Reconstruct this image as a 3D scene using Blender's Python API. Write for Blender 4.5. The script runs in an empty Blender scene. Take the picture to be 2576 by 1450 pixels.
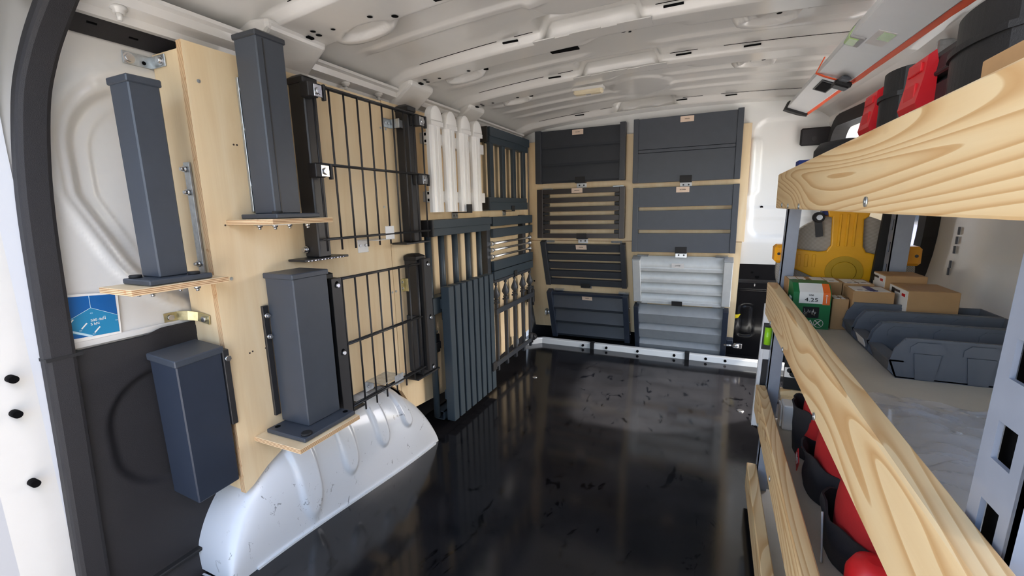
import bpy, math, random
from mathutils import Vector, Matrix, noise
random.seed(7)
S = bpy.context.scene
COL = S.collection
PI = math.pi
# ------------------------------------------------------------------ camera
cam = bpy.data.cameras.new('camera'); cam_o = bpy.data.objects.new('camera', cam); COL.objects.link(cam_o)
cam.sensor_fit = 'HORIZONTAL'; cam.sensor_width = 36.0; cam.lens = 36.0 * 1099.06 / 2576.0
cam.clip_start = 0.01; cam.clip_end = 300
_pi, _ya, _ro = 0.176886, 0.431618, -0.0231759
_F = Vector((-math.sin(_ya)*math.cos(_pi), math.cos(_ya)*math.cos(_pi), -math.sin(_pi)))
_R = Vector((math.cos(_ya), math.sin(_ya), 0)); _U = _R.cross(_F)
_R2 = math.cos(_ro)*_R + math.sin(_ro)*_U; _U2 = -math.sin(_ro)*_R + math.cos(_ro)*_U
_m = Matrix((_R2, _U2, -_F)).transposed().to_4x4(); _m.translation = Vector((0, 0, 0.88))
cam_o.matrix_world = _m
S.camera = cam_o
# ------------------------------------------------------------------ world, sun, exposure
W = bpy.data.worlds.new('sky'); S.world = W; W.use_nodes = True
_n = W.node_tree.nodes; _l = W.node_tree.links; _n.clear()
_o = _n.new('ShaderNodeOutputWorld'); _b = _n.new('ShaderNodeBackground'); _s = _n.new('ShaderNodeTexSky')
_s.sky_type = 'NISHITA'; _s.sun_disc = False; _s.sun_elevation = math.radians(46); _s.sun_rotation = math.radians(75)
_s.dust_density = 4.0; _s.air_density = 1.0
_b.inputs['Strength'].default_value = 0.48
_l.new(_s.outputs[0], _b.inputs[0]); _l.new(_b.outputs[0], _o.inputs[0])
sun = bpy.data.lights.new('sun', 'SUN'); sun.energy = 7.0; sun.angle = math.radians(2.0); sun.color = (1, .95, .88)
sun_o = bpy.data.objects.new('sun', sun); COL.objects.link(sun_o)
sun_o.rotation_euler = Vector((-1.0, -0.03, -1.05)).to_track_quat('-Z', 'Y').to_euler()
S.view_settings.view_transform = 'Standard'; S.view_settings.look = 'None'
S.view_settings.gamma = 1.0; S.view_settings.use_curve_mapping = False
S.view_settings.exposure = 1.1
S.cycles.max_bounces = 10; S.cycles.diffuse_bounces = 7; S.cycles.glossy_bounces = 5; S.cycles.transparent_max_bounces = 12
S.cycles.use_denoising = True
S.cycles.caustics_reflective = False; S.cycles.caustics_refractive = False

# ------------------------------------------------------------------ mesh builder
def smooth(a, b, x):
    t = max(0.0, min(1.0, (x-a)/(b-a))); return t*t*(3-2*t)
class MB:
    def __init__(s): s.v = []; s.f = []; s.m = []; s.sm = []
    def add(s, vs, fs, m=0, sm=False):
        o = len(s.v); s.v += [tuple(p) for p in vs]
        for f in fs: s.f.append(tuple(i+o for i in f)); s.m.append(m); s.sm.append(sm)
        return s
    def hexa(s, c, m=0):   # 8 corners, bottom 0-3 ccw, top 4-7
        return s.add(c, [(3,2,1,0),(4,5,6,7),(0,1,5,4),(1,2,6,5),(2,3,7,6),(3,0,4,7)], m)
    def box(s, x0, x1, y0, y1, z0, z1, b=0.0, m=0, fm=None, xf=None):
        """box with chamfered edges; fm = {axis: material} for the two faces along that axis; xf maps points"""
        if x1 < x0: x0, x1 = x1, x0
        if y1 < y0: y0, y1 = y1, y0
        if z1 < z0: z0, z1 = z1, z0
        b = min(b, (x1-x0)*.45, (y1-y0)*.45, (z1-z0)*.45)
        L = ((x0, x1), (y0, y1), (z0, z1)); vs = []; idx = {}
        for cx in (0,1):
            for cy in (0,1):
                for cz in (0,1):
                    c = (cx, cy, cz)
                    for a in range(3 if b > 0 else 1):
                        p = [L[k][c[k]] for k in range(3)]
                        if b > 0:
                            for k in range(3):
                                if k != a: p[k] += b if c[k] == 0 else -b
                        idx[(c, a)] = len(vs); vs.append(tuple(p))
        if b <= 0:
            for c in [(i,j,k) for i in (0,1) for j in (0,1) for k in (0,1)]:
                for a in (1, 2): idx[(c, a)] = idx[(c, 0)]
        fs = []; ms = []
        ring = ((0,0),(1,0),(1,1),(0,1))
        for a in range(3):
            o1, o2 = (a+1) % 3, (a+2) % 3
            for sd in (0, 1):
                q = []
                for (i, j) in ring:
                    c = [0,0,0]; c[a] = sd; c[o1] = i; c[o2] = j; q.append(idx[(tuple(c), a)])
                if sd == 0: q = q[::-1]
                fs.append(tuple(q)); ms.append((fm or {}).get(a, m))
        if b > 0:
            for a in range(3):          # edge along axis a, between faces o1 and o2
                o1, o2 = (a+1) % 3, (a+2) % 3
                for i in (0,1):
                    for j in (0,1):
                        c0 = [0,0,0]; c0[o1] = i; c0[o2] = j; c1 = list(c0); c1[a] = 1
                        c0 = tuple(c0); c1 = tuple(c1)
                        q = [idx[(c0,o1)], idx[(c1,o1)], idx[(c1,o2)], idx[(c0,o2)]]
                        if (i ^ j): q = q[::-1]
                        fs.append(tuple(q[::-1])); ms.append((fm or {}).get(o1, m))
            for cx in (0,1):
                for cy in (0,1):
                    for cz in (0,1):
                        c = (cx,cy,cz); q = [idx[(c,0)], idx[(c,1)], idx[(c,2)]]
                        if (cx+cy+cz) % 2 == 0: q = q[::-1]
                        fs.append(tuple(q)); ms.append(m)
        if xf: vs = [tuple(xf(Vector(p))) for p in vs]
        o = len(s.v); s.v += vs
        for f, k in zip(fs, ms): s.f.append(tuple(i+o for i in f)); s.m.append(k); s.sm.append(False)
        return s
    def tube(s, p0, p1, r, n=12, m=0, r2=None, cap=True, sm=True):
        p0 = Vector(p0); p1 = Vector(p1); d = (p1-p0).normalized(); r2 = r if r2 is None else r2
        u = d.orthogonal().normalized(); w = d.cross(u)
        vs = []
        for k in range(n):
            a = 2*PI*k/n; e = u*math.cos(a)+w*math.sin(a); vs += [p0+e*r, p1+e*r2]
        s.add(vs, [(2*k, (2*k+2) % (2*n), (2*k+3) % (2*n), 2*k+1) for k in range(n)], m, sm)
        if cap: s.add([vs[2*k] for k in range(n)], [tuple(range(n))[::-1]], m); s.add([vs[2*k+1] for k in range(n)], [tuple(range(n))], m)
        return s
    def path(s, pts, r, n=10, m=0):
        pts = [Vector(p) for p in pts]; up = None; rings = []
        for i, p in enumerate(pts):
            d = (pts[min(i+1, len(pts)-1)] - pts[max(i-1, 0)]).normalized()
            up = (up - d*up.dot(d)).normalized() if up is not None and (up - d*up.dot(d)).length > 1e-4 else d.orthogonal().normalized()
            w = d.cross(up); rr = r[i] if isinstance(r, (list, tuple)) else r
            rings.append([p + (up*math.cos(2*PI*k/n) + w*math.sin(2*PI*k/n))*rr for k in range(n)])
        vs = [q for g in rings for q in g]
        fs = [(i*n+k, i*n+(k+1) % n, (i+1)*n+(k+1) % n, (i+1)*n+k) for i in range(len(pts)-1) for k in range(n)]
        s.add(vs, fs, m, True); s.add(rings[0], [tuple(range(n))[::-1]], m); s.add(rings[-1], [tuple(range(n))], m)
        return s
    def strip(s, pts, width, thick, m=0, side=None):
        """flat bar swept along pts; side = per-point or single vector across the bar"""
        pts = [Vector(p) for p in pts]; vs = []
        for i, p in enumerate(pts):
            d = (pts[min(i+1, len(pts)-1)] - pts[max(i-1, 0)]).normalized()
            sv = Vector(side[i] if isinstance(side, list) else side); sv = (sv - d*sv.dot(d)).normalized(); nn = d.cross(sv)
            for a, b in ((-1,-1),(1,-1),(1,1),(-1,1)): vs.append(p + sv*a*width/2 + nn*b*thick/2)
        n = len(pts)
        fs = [(4*i+k, 4*i+(k+1) % 4, 4*i+4+(k+1) % 4, 4*i+4+k) for i in range(n-1) for k in range(4)]
        fs += [(3,2,1,0), (4*n-4, 4*n-3, 4*n-2, 4*n-1)]
        return s.add(vs, fs, m)
    def lathe(s, prof, c=(0,0,0), n=20, m=0, axis='z', cap=True):
        vs = []
        for r, h in prof:
            for k in range(n):
                a = 2*PI*k/n; x, y = r*math.cos(a), r*math.sin(a)
                p = {'z': (x,y,h), 'x': (h,x,y), 'y': (y,h,x)}[axis]; vs.append((p[0]+c[0], p[1]+c[1], p[2]+c[2]))
        fs = [(i*n+k, i*n+(k+1) % n, (i+1)*n+(k+1) % n, (i+1)*n+k) for i in range(len(prof)-1) for k in range(n)]
        s.add(vs, fs, m, True)
        if cap:
            s.add(vs[:n], [tuple(range(n))[::-1]], m); s.add(vs[-n:], [tuple(range(n))], m)
        return s
    def prism(s, poly, axis, a, b, m=0, me=None, xf=None):
        """polygon in the plane across axis (order y,z for x; x,z for y; x,y for z), extruded a..b"""
        n = len(poly)
        def P(p, h): 
            q = {'x': (h, p[0], p[1]), 'y': (p[0], h, p[1]), 'z': (p[0], p[1], h)}[axis]
            return tuple(xf(Vector(q))) if xf else q
        vs = [P(p, a) for p in poly] + [P(p, b) for p in poly]
        s.add(vs, [tuple(range(n))[::-1], tuple(range(n, 2*n))], m)
        s.add(vs, [(k, (k+1) % n, n+(k+1) % n, n+k) for k in range(n)], m if me is None else me)
        return s
    def grid(s, nu, nv, fn, m=0, sm=True, flip=False, closed_u=False):
        vs = [fn(i/(nu if closed_u else nu-1), j/(nv-1)) for i in range(nu) for j in range(nv)]
        fs = []
        for i in range(nu if closed_u else nu-1):
            for j in range(nv-1):
                i2 = (i+1) % nu
                q = (i*nv+j, i2*nv+j, i2*nv+j+1, i*nv+j+1); fs.append(q[::-1] if flip else q)
        return s.add(vs, fs, m, sm)
    def mesh(s, name, mats, off=(0,0,0)):
        me = bpy.data.meshes.new(name)
        me.from_pydata([(p[0]-off[0], p[1]-off[1], p[2]-off[2]) for p in s.v], [], s.f)
        for mt in mats: me.materials.append(mt)
        me.polygons.foreach_set('material_index', s.m); me.polygons.foreach_set('use_smooth', s.sm)
        me.update()
        return me
def fixnormals(me):
    import bmesh
    bm = bmesh.new(); bm.from_mesh(me); bmesh.ops.remove_doubles(bm, verts=bm.verts, dist=1e-6)
    bmesh.ops.recalc_face_normals(bm, faces=bm.faces); bm.to_mesh(me); bm.free()
def wloc(o):
    v = Vector((0,0,0))
    while o is not None: v += o.location; o = o.parent
    return v
def tag(o, label=None, cat=None, group=None, kind=None):
    if label: o['label'] = label
    if cat: o['category'] = cat
    if group: o['group'] = group
    if kind: o['kind'] = kind
    return o
def root(name, label, cat, loc, rot=(0,0,0), group=None):
    o = bpy.data.objects.new(name, None); COL.objects.link(o); o.empty_display_size = .05
    o.location = loc; o.rotation_euler = rot; return tag(o, label, cat, group)
def part(par, name, mb, mats, local=False, label=None, fix=True, kind=None):
    """child mesh; points given in world space unless local (then in the parent's own space)"""
    off = (0,0,0) if local else wloc(par)
    me = mb.mesh(name, mats if isinstance(mats, (list, tuple)) else [mats], off)
    if fix: fixnormals(me)
    o = bpy.data.objects.new(name, me); COL.objects.link(o); o.parent = par
    if label: o['label'] = label
    if kind: o['kind'] = kind
    return o
def solo(name, mb, mats, label, cat, group=None, kind=None, fix=True):
    xs = [p[0] for p in mb.v]; ys = [p[1] for p in mb.v]; zs = [p[2] for p in mb.v]
    b = ((min(xs)+max(xs))/2, (min(ys)+max(ys))/2, min(zs))
    me = mb.mesh(name, mats if isinstance(mats, (list, tuple)) else [mats], b)
    if fix: fixnormals(me)
    o = bpy.data.objects.new(name, me); COL.objects.link(o); o.location = b
    return tag(o, label, cat, group, kind)
def struct(name, mb, mats, fix=True, label=None):
    me = mb.mesh(name, mats if isinstance(mats, (list, tuple)) else [mats])
    if fix: fixnormals(me)
    o = bpy.data.objects.new(name, me); COL.objects.link(o); o['kind'] = 'structure'
    if label: o['label'] = label
    return o
def text(par, name, body, size, loc, rot, mt, local=False, label=None, ext=.0004, sx=1.0, align='CENTER'):
    cu = bpy.data.curves.new(name, 'FONT'); cu.body = body; cu.size = size; cu.extrude = ext
    cu.align_x = align; cu.align_y = 'CENTER'; cu.resolution_u = 3
    t = bpy.data.objects.new(name+'_src', cu); COL.objects.link(t)
    bpy.context.view_layer.update()
    me = bpy.data.meshes.new_from_object(t.evaluated_get(bpy.context.evaluated_depsgraph_get()))
    COL.objects.unlink(t); bpy.data.objects.remove(t)
    me.materials.clear(); me.materials.append(mt); me.name = name
    o = bpy.data.objects.new(name, me); COL.objects.link(o); o.parent = par
    o.location = Vector(loc) - (Vector((0,0,0)) if local else wloc(par)); o.rotation_euler = rot; o.scale = (sx, 1, 1)
    if label: o['label'] = label
    return o
def frame_xf(o, ex, ey, ez):
    o = Vector(o); ex = Vector(ex); ey = Vector(ey); ez = Vector(ez)
    return lambda p: o + ex*p.x + ey*p.y + ez*p.z

# ------------------------------------------------------------------ materials
def sr(r, g, b):
    f = lambda c: ((c/255.0+.055)/1.055)**2.4 if c/255.0 > .04045 else c/255.0/12.92
    return (f(r), f(g), f(b), 1)
class NT:
    def __init__(s, name):
        s.mat = bpy.data.materials.new(name); s.mat.use_nodes = True
        s.n = s.mat.node_tree.nodes; s.l = s.mat.node_tree.links
        s.p = s.n['Principled BSDF']
    def new(s, t, **k):
        x = s.n.new(t)
        for a, b in k.items(): setattr(x, a, b)
        return x
    def set(s, **k):
        for a, b in k.items(): s.p.inputs[a.replace('_', ' ')].default_value = b
        return s
    def coords(s, scale=(1,1,1), rot=(0,0,0), kind='Object'):
        c = s.new('ShaderNodeTexCoord'); m = s.new('ShaderNodeMapping'); m.inputs['Scale'].default_value = scale; m.inputs['Rotation'].default_value = rot
        s.l.new(c.outputs[kind], m.inputs[0]); return m.outputs[0]
    def noise(s, co, scale, detail=3, rough=.5, dist=0):
        x = s.new('ShaderNodeTexNoise'); x.inputs['Scale'].default_value = scale; x.inputs['Detail'].default_value = detail
        x.inputs['Roughness'].default_value = rough; x.inputs['Distortion'].default_value = dist
        if co is not None: s.l.new(co, x.inputs['Vector'])
        return x.outputs[0]
    def ramp(s, fac, stops):
        x = s.new('ShaderNodeValToRGB'); e = x.color_ramp.elements
        while len(e) < len(stops): e.new(.5)
        for q, (pos, c) in zip(e, stops): q.position = pos; q.color = c if len(c) == 4 else (*c, 1)
        s.l.new(fac, x.inputs[0]); return x.outputs[0]
    def math(s, op, a, b=None):
        x = s.new('ShaderNodeMath', operation=op)
        for i, q in enumerate((a, b)):
            if q is None: continue
            if isinstance(q, (int, float)): x.inputs[i].default_value = q
            else: s.l.new(q, x.inputs[i])
        return x.outputs[0]
    def mix(s, fac, a, b):
        x = s.new('ShaderNodeMix', data_type='RGBA')
        for k, q in (('Factor', fac), ('A', a), ('B', b)):
            i = [y for y in x.inputs if y.name == k and y.type == ('VALUE' if k == 'Factor' else 'RGBA')][0]
            if isinstance(q, (int, float, tuple)): i.default_value = q
            else: s.l.new(q, i)
        return [y for y in x.outputs if y.type == 'RGBA'][0]
    def bump(s, h, strength=.2, dist=.002):
        x = s.new('ShaderNodeBump'); x.inputs['Strength'].default_value = strength; x.inputs['Distance'].default_value = dist
        s.l.new(h, x.inputs['Height']); s.l.new(x.outputs[0], s.p.inputs['Normal']); return s
    def col(s, c): s.l.new(c, s.p.inputs['Base Color']); return s
    def rou(s, c): s.l.new(c, s.p.inputs['Roughness']); return s
def plain(name, c, rough=.5, metal=0, var=.06, nscale=25, coat=0, bump=0, bscale=400, spec=.5):
    t = NT(name); c = sr(*c); t.set(Roughness=rough, Metallic=metal)
    t.p.inputs['Specular IOR Level'].default_value = spec
    if coat: t.p.inputs['Coat Weight'].default_value = coat; t.p.inputs['Coat Roughness'].default_value = .08
    co = t.coords()
    nz = t.noise(co, nscale, 4, .6)
    lo = tuple(max(0, q*(1-var)) for q in c[:3]) + (1,); hi = tuple(min(1, q*(1+var)) for q in c[:3]) + (1,)
    t.col(t.ramp(nz, [(.3, lo), (.7, hi)]))
    t.rou(t.math('ADD', t.math('MULTIPLY', nz, .1), rough-.05))
    if bump: t.bump(t.noise(co, bscale, 2), bump, .001)
    return t.mat
M = {}
M['anth'] = plain('anthracite_powder_coat', (61, 67, 76), .42, bump=.12, bscale=900)
M['anth_dark'] = plain('dark_grey_powder_coat', (52, 56, 62), .45, bump=.12, bscale=900)
M['anth_blue'] = plain('blue_grey_powder_coat', (41, 49, 63), .42, bump=.1, bscale=900)
M['slat_green'] = plain('petrol_grey_powder_coat', (52, 63, 71), .45, bump=.1, bscale=900)
M['black'] = plain('black_powder_coat', (40, 40, 42), .38, bump=.1, bscale=900)
M['bronze'] = plain('brown_black_powder_coat', (50, 44, 42), .36, bump=.1, bscale=900)
M['plastic_black'] = plain('black_plastic', (30, 30, 32), .5, bump=.25, bscale=700)
M['cladding'] = plain('grained_black_trim_plastic', (34, 33, 36), .6, bump=.5, bscale=900)
M['rubber'] = plain('black_rubber', (26, 26, 27), .7)
M['silver'] = plain('silver_grey_powder_coat', (196, 200, 200), .40, metal=.1, bump=.06)
M['midgrey'] = plain('mid_grey_powder_coat', (152, 157, 160), .42, metal=.05, bump=.06)
M['grey_rack'] = plain('grey_rack_paint', (140, 147, 160), .42, coat=.3)
M['grey_bin'] = plain('grey_bin_plastic', (90, 94, 101), .5)
M['pvc'] = plain('white_pvc', (244, 244, 242), .32, var=.008)
M['pvc_grey'] = plain('grey_pvc_end', (165, 165, 165), .5)
M['white'] = plain('white_van_paint', (218, 217, 213), .3, coat=.5, var=.015)
M['cream'] = plain('cream_lamp_plastic', (222, 210, 180), .4)
M['zinc'] = plain('galvanised_steel', (190, 195, 198), .32, metal=.85, var=.2, nscale=60)
M['zinc_yellow'] = plain('yellow_zinc_steel', (200, 190, 150), .35, metal=.8, var=.2, nscale=60)
M['steel'] = plain('bright_steel', (205, 206, 208), .22, metal=.95)
M['alu'] = plain('white_aluminium', (222, 224, 226), .35, metal=.15, var=.02)
M['hole'] = plain('dark_opening', (8, 8, 9), .9, spec=.1)
M['red'] = plain('red_plastic', (205, 30, 38), .38)
M['red_cloth'] = plain('red_cloth', (170, 26, 28), .85, bump=.4, bscale=500)
M['black_cloth'] = plain('black_cloth', (38, 37, 40), .9, bump=.5, bscale=600)
M['orange'] = plain('orange_strap_webbing', (250, 92, 30), .6, bump=.4, bscale=500)
M['yellow'] = plain('yellow_reel_plastic', (236, 172, 12), .42)
M['yellow_dull'] = plain('dull_yellow_plastic', (190, 150, 20), .5)
M['orange_yellow'] = plain('orange_yellow_plastic', (250, 170, 20), .4)
M['blue'] = plain('blue_plastic', (28, 52, 130), .4)
M['card'] = plain('brown_cardboard', (178, 140, 96), .8, bump=.15, bscale=120)
M['paper'] = plain('white_paper', (232, 230, 224), .7, var=.03)
M['label'] = plain('blush_label_card', (228, 205, 185), .6, var=.04)
M['label_grey'] = plain('pale_label_card', (226, 224, 222), .6, var=.03)
M['ink'] = plain('dark_ink', (60, 48, 44), .7)
M['ink_black'] = plain('black_ink', (20, 20, 20), .7)
M['green'] = plain('green_carton', (14, 110, 58), .5, var=.04)
M['orange_print'] = plain('orange_print', (240, 112, 40), .5)
M['lime'] = plain('lime_vial', (150, 215, 40), .15)
M['vial_pale'] = plain('pale_green_vial', (170, 205, 130), .2)
M['tape'] = plain('grey_tape_coil', (158, 152, 142), .5)
M['sticker_dark'] = plain('deep_blue_sticker', (10, 92, 160), .4, var=.03)
M['sticker_mid'] = plain('teal_blue_sticker', (34, 128, 172), .4, var=.03)
M['sticker_line'] = plain('pale_blue_sticker_line', (190, 222, 235), .4, var=.02)
M['asphalt'] = plain('pale_concrete_paving', (168, 164, 158), .85, var=.15, nscale=3, bump=.3, bscale=60)
M['car_blue'] = plain('blue_car_paint', (30, 72, 160), .25, coat=.8)
M['car_glass'] = plain('dark_car_glass', (40, 52, 66), .08)
M['yellow_sticker'] = plain('yellow_sticker', (240, 215, 20), .5)
def mat_ply():
    t = NT('birch_plywood_face'); co = t.coords((9, 9, .9))
    a = t.noise(co, 2.2, 5, .6, .6); f = t.noise(t.coords((90, 90, 3)), 3, 3, .6)
    c = t.ramp(a, [(.25, sr(226, 200, 158)), (.5, sr(234, 212, 173)), (.75, sr(240, 222, 188))])
    st = t.noise(t.coords((5, 5, 2)), 1.3, 2)
    c = t.mix(t.math('MULTIPLY', t.ramp(st, [(.55, (0,0,0)), (.75, (1,1,1))]), .35), c, sr(220, 190, 146))
    c = t.mix(t.math('MULTIPLY', f, .12), c, sr(190, 150, 104))
    t.col(c); t.set(Roughness=.5); t.bump(f, .08, .001); return t.mat
def mat_edge(axis):
    t = NT('plywood_edge_layers_'+axis); sc = {'x': (1,0,0), 'y': (0,1,0), 'z': (0,0,1)}[axis]
    co = t.coords((1,1,1)); w = t.new('ShaderNodeTexWave', wave_type='BANDS', bands_direction=axis.upper())
    w.inputs['Scale'].default_value = 95; w.inputs['Distortion'].default_value = .25; w.inputs['Detail'].default_value = 1
    t.l.new(co, w.inputs['Vector'])
    c = t.ramp(w.outputs[0], [(.2, sr(150, 108, 72)), (.45, sr(206, 168, 122)), (.8, sr(234, 206, 165))])
    nz = t.noise(t.coords((60, 60, 60)), 1, 3)
    c = t.mix(t.ramp(nz, [(.62, (0,0,0)), (.7, (.5,.5,.5))]), c, sr(168, 112, 62)); t.col(c); t.set(Roughness=.75); return t.mat
def mat_pine():
    t = NT('planed_pine'); co = t.coords((11, 1.15, 11))
    a = t.noise(co, 1.0, 1.2, .4, .35)
    rings = t.math('FRACT', t.math('MULTIPLY', a, 17.0))
    c = t.ramp(rings, [(0, sr(232, 208, 163)), (.55, sr(226, 197, 149)), (.88, sr(200, 158, 106)), (.97, sr(208, 170, 118)), (1, sr(232, 208, 163))])
    f = t.noise(t.coords((160, 5, 160)), 2, 3, .6)
    c = t.mix(t.math('MULTIPLY', f, .3), c, sr(214, 178, 128))
    k = t.new('ShaderNodeTexVoronoi'); k.inputs['Scale'].default_value = 1.0; t.l.new(t.coords((8, 3.2, 8)), k.inputs['Vector'])
    c = t.mix(t.ramp(k.outputs['Distance'], [(.03, (.85,.85,.85)), (.09, (0,0,0))]), c, sr(150, 92, 52))
    t.col(c); t.set(Roughness=.55); t.bump(rings, .06, .0008); return t.mat
def mat_floor():
    t = NT('glossy_black_floor_coating'); co = t.coords()
    a = t.noise(co, 3.0, 6, .62, .5); b = t.noise(co, 14, 5, .65, 1.0); d = t.noise(t.coords((1, .45, 1)), 15, 5, .7, 1.5)
    flake = t.ramp(d, [(.60, (0,0,0)), (.615, (1,1,1))])
    haze = t.ramp(a, [(.35, (0,0,0)), (.75, (1,1,1))])
    c = t.mix(t.math('MULTIPLY', haze, .5), sr(20, 20, 22), sr(44, 44, 47))
    c = t.mix(flake, c, sr(6, 6, 8)); t.col(c)
    r = t.math('ADD', t.math('MULTIPLY', a, .12), t.math('MULTIPLY', b, .06)); r = t.math('ADD', r, .025)
    r = t.math('ADD', r, t.math('MULTIPLY', flake, -.03)); t.rou(r)
    t.p.inputs['Specular IOR Level'].default_value = .55
    t.bump(b, .03, .002); return t.mat
def mat_scuffed(name, base, scuff, thr=.62, rough=.28):
    t = NT(name); c = sr(*base); co = t.coords()
    d = t.noise(t.coords((1, 1, .7)), 34, 5, .75, 1.2); big = t.noise(co, 4, 2)
    f = t.math('MULTIPLY', t.ramp(d, [(thr, (0,0,0)), (thr+.015, (1,1,1))]), t.ramp(big, [(.42, (0,0,0)), (.56, (1,1,1))]))
    t.col(t.mix(t.math('MULTIPLY', f, .75), c, sr(*scuff))); t.set(Roughness=rough)
    t.p.inputs['Coat Weight'].default_value = .5; t.p.inputs['Coat Roughness'].default_value = .1; return t.mat
def mat_board():
    t = NT('grey_coated_board'); co = t.coords(); a = t.noise(co, 9, 4, .6); f = t.noise(co, 500, 2)
    t.col(t.mix(t.math('MULTIPLY', f, .25), t.ramp(a, [(.3, sr(194, 188, 174)), (.7, sr(206, 200, 187))]), sr(172, 166, 152)))
    t.set(Roughness=.6); t.bump(f, .1, .001); return t.mat
def mat_film():
    t = NT('clear_crumpled_film'); t.set(Roughness=.06)
    t.p.inputs['Base Color'].default_value = sr(196, 202, 214); t.p.inputs['Specular IOR Level'].default_value = .8
    tr = t.new('ShaderNodeBsdfTransparent'); mx = t.new('ShaderNodeMixShader'); mx.inputs[0].default_value = .30
    t.l.new(tr.outputs[0], mx.inputs[1]); t.l.new(t.p.outputs[0], mx.inputs[2])
    t.l.new(mx.outputs[0], t.n['Material Output'].inputs[0]); return t.mat
def mat_glass():
    t = NT('window_glass'); g = t.new('ShaderNodeBsdfGlossy'); g.inputs['Roughness'].default_value = .02
    tr = t.new('ShaderNodeBsdfTransparent'); tr.inputs[0].default_value = (.93, .96, .98, 1)
    lw = t.new('ShaderNodeFresnel'); lw.inputs[0].default_value = 1.45
    mx = t.new('ShaderNodeMixShader'); t.l.new(lw.outputs[0], mx.inputs[0]); t.l.new(tr.outputs[0], mx.inputs[1]); t.l.new(g.outputs[0], mx.inputs[2])
    t.l.new(mx.outputs[0], t.n['Material Output'].inputs[0]); return t.mat
def mat_tape():
    t = NT('wound_grey_tape'); w = t.new('ShaderNodeTexWave', wave_type='RINGS', rings_direction='Y'); w.inputs['Scale'].default_value = 90
    t.l.new(t.coords(), w.inputs['Vector']); t.col(t.ramp(w.outputs[0], [(.1, sr(140, 134, 124)), (.6, sr(172, 166, 156))])); t.set(Roughness=.5); return t.mat
M['ply'] = mat_ply(); M['pine'] = mat_pine(); M['floor'] = mat_floor(); M['board'] = mat_board(); M['film'] = mat_film(); M['glass'] = mat_glass(); M['coil'] = mat_tape()
for a in 'xyz': M['edge_'+a] = mat_edge(a)
M['arch'] = mat_scuffed('scuffed_white_arch_paint', (206, 210, 214), (96, 98, 100), .625)
M['pillar'] = mat_scuffed('chipped_white_pillar_paint', (200, 203, 208), (70, 72, 78), .7)
M['bulk_white'] = mat_scuffed('scuffed_white_bulkhead_paint', (236, 238, 236), (120, 120, 116), .7)
M['bulk_black'] = plain('glossy_black_bulkhead_paint', (22, 22, 24), .22, coat=.4)
# ================================================================== THE SETTING
# ground outside
mb = MB(); mb.add([(-40,-40,-.62),(40,-40,-.62),(40,40,-.62),(-40,40,-.62)], [(0,1,2,3)])
struct('ground', mb, M['asphalt'], label='pale concrete paving outside the van')
# floor of the load space
mb = MB(); mb.box(-1.16, .60, .12, 2.87, -.06, 0, b=.004)
floor = struct('floor', mb, M['floor'], label='glossy black coated load floor with worn flakes')
for (x, y) in ((.148, 2.01), (-.823, 2.05)):
    b = MB(); b.lathe([(.014,0),(.014,.002),(.010,.004)], (x,y,0), 16); part(floor, 'floor_ring', b, M['steel'])
# --- ceiling
XC = -.2
def zbow(x): return 1.377 - .055*((x-XC)/.9)**2
BOWS = [(.82, 1.00), (1.33, 1.45), (1.745, 1.865), (2.45, 2.62)]
BOSS = [(-.86, .985, .11, .05), (-.84, 1.465, .09, .045), (-.82, 1.885, .08, .04), (.10, 1.475, .09, .045), (.10, 1.885, .08, .04), (.2, 1.01, .1, .05)]
def zceil(x, y):
    z0 = zbow(x); k = 0.0
    for a, b in BOWS: k = max(k, smooth(a-.012, a+.004, y)*(1-smooth(b-.03, b+.006, y)))
    k = max(k, 1-smooth(.30, .36, y))
    dep = .030
    z = z0 + dep*(1-k)
    bow_notch = 0
    for a, b in BOWS[1:3]:      # middle of the bow pressed up at its front half
        w = smooth(-.40, -.34, x)*(1-smooth(-.14, -.08, x)); z += .014*w*smooth(a+.05, a+.075, y)*(1-smooth(b, b+.012, y))
    for a, b in BOWS[1:]:       # recess of the skin behind the bow's rear flange
        w = smooth(-.50, -.47, x)*(1-smooth(-.23, -.20, x)); z += .055*w*smooth(a-.095, a-.06, y)*(1-smooth(a+.020, a+.030, y))
    if k < .02:
        for yc in (1.13, 1.60, 1.99, 2.12, 2.25, .62, .70):
            t = abs(y-yc)/.022
            end = smooth(-1.02, -.94, x)*(1-smooth(.30, .38, x))
            gap = 1 - smooth(-.46, -.40, x)*(1-smooth(-.24, -.18, x))*(1 if yc > 1 else 0)
            if t < 1: z -= .008*end*gap*(1-smooth(.55, 1, t))
        q = math.hypot((x+.32)/.17, (y-1.15)/.12); z -= .010*(1-smooth(.80, .95, q))
        q = math.hypot((x+.32)/.14, (y-2.10)/.16); z -= .007*(1-smooth(.85, .97, q))
    for bx, by, rx, ry in BOSS:
        q = math.hypot((x-bx)/rx, (y-by)/ry); q2 = math.hypot((x-bx-.01)/(rx*.72), (y-by+.012)/(ry*.6))
        if q < 1.1: z = min(z, z0 - .004 + .036*smooth(.78, 1.05, q)); z += .014*(1-smooth(.75, 1.0, q2))
    if x < -.98: z -= .028*smooth(-.98, -1.08, x)*0 + .022*smooth(0, 1, (-.98-x)/.12)
    return z
NX, NY = 170, 440
mb = MB(); mb.grid(NX, NY, lambda u, v: (-1.13+u*1.72, .14+v*2.46, zceil(-1.13+u*1.72, .14+v*2.46)), sm=True)
ceil = struct('ceiling', mb, M['white'], fix=False, label='white pressed steel van roof with cross bows')
b = MB(); b.box(-1.3, .75, .14, 2.9, 1.46, 1.48); part(ceil, 'outer_skin', b, M['white'])
def onceil(x, y, d=.0008): return zceil(x, y) - d
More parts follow.
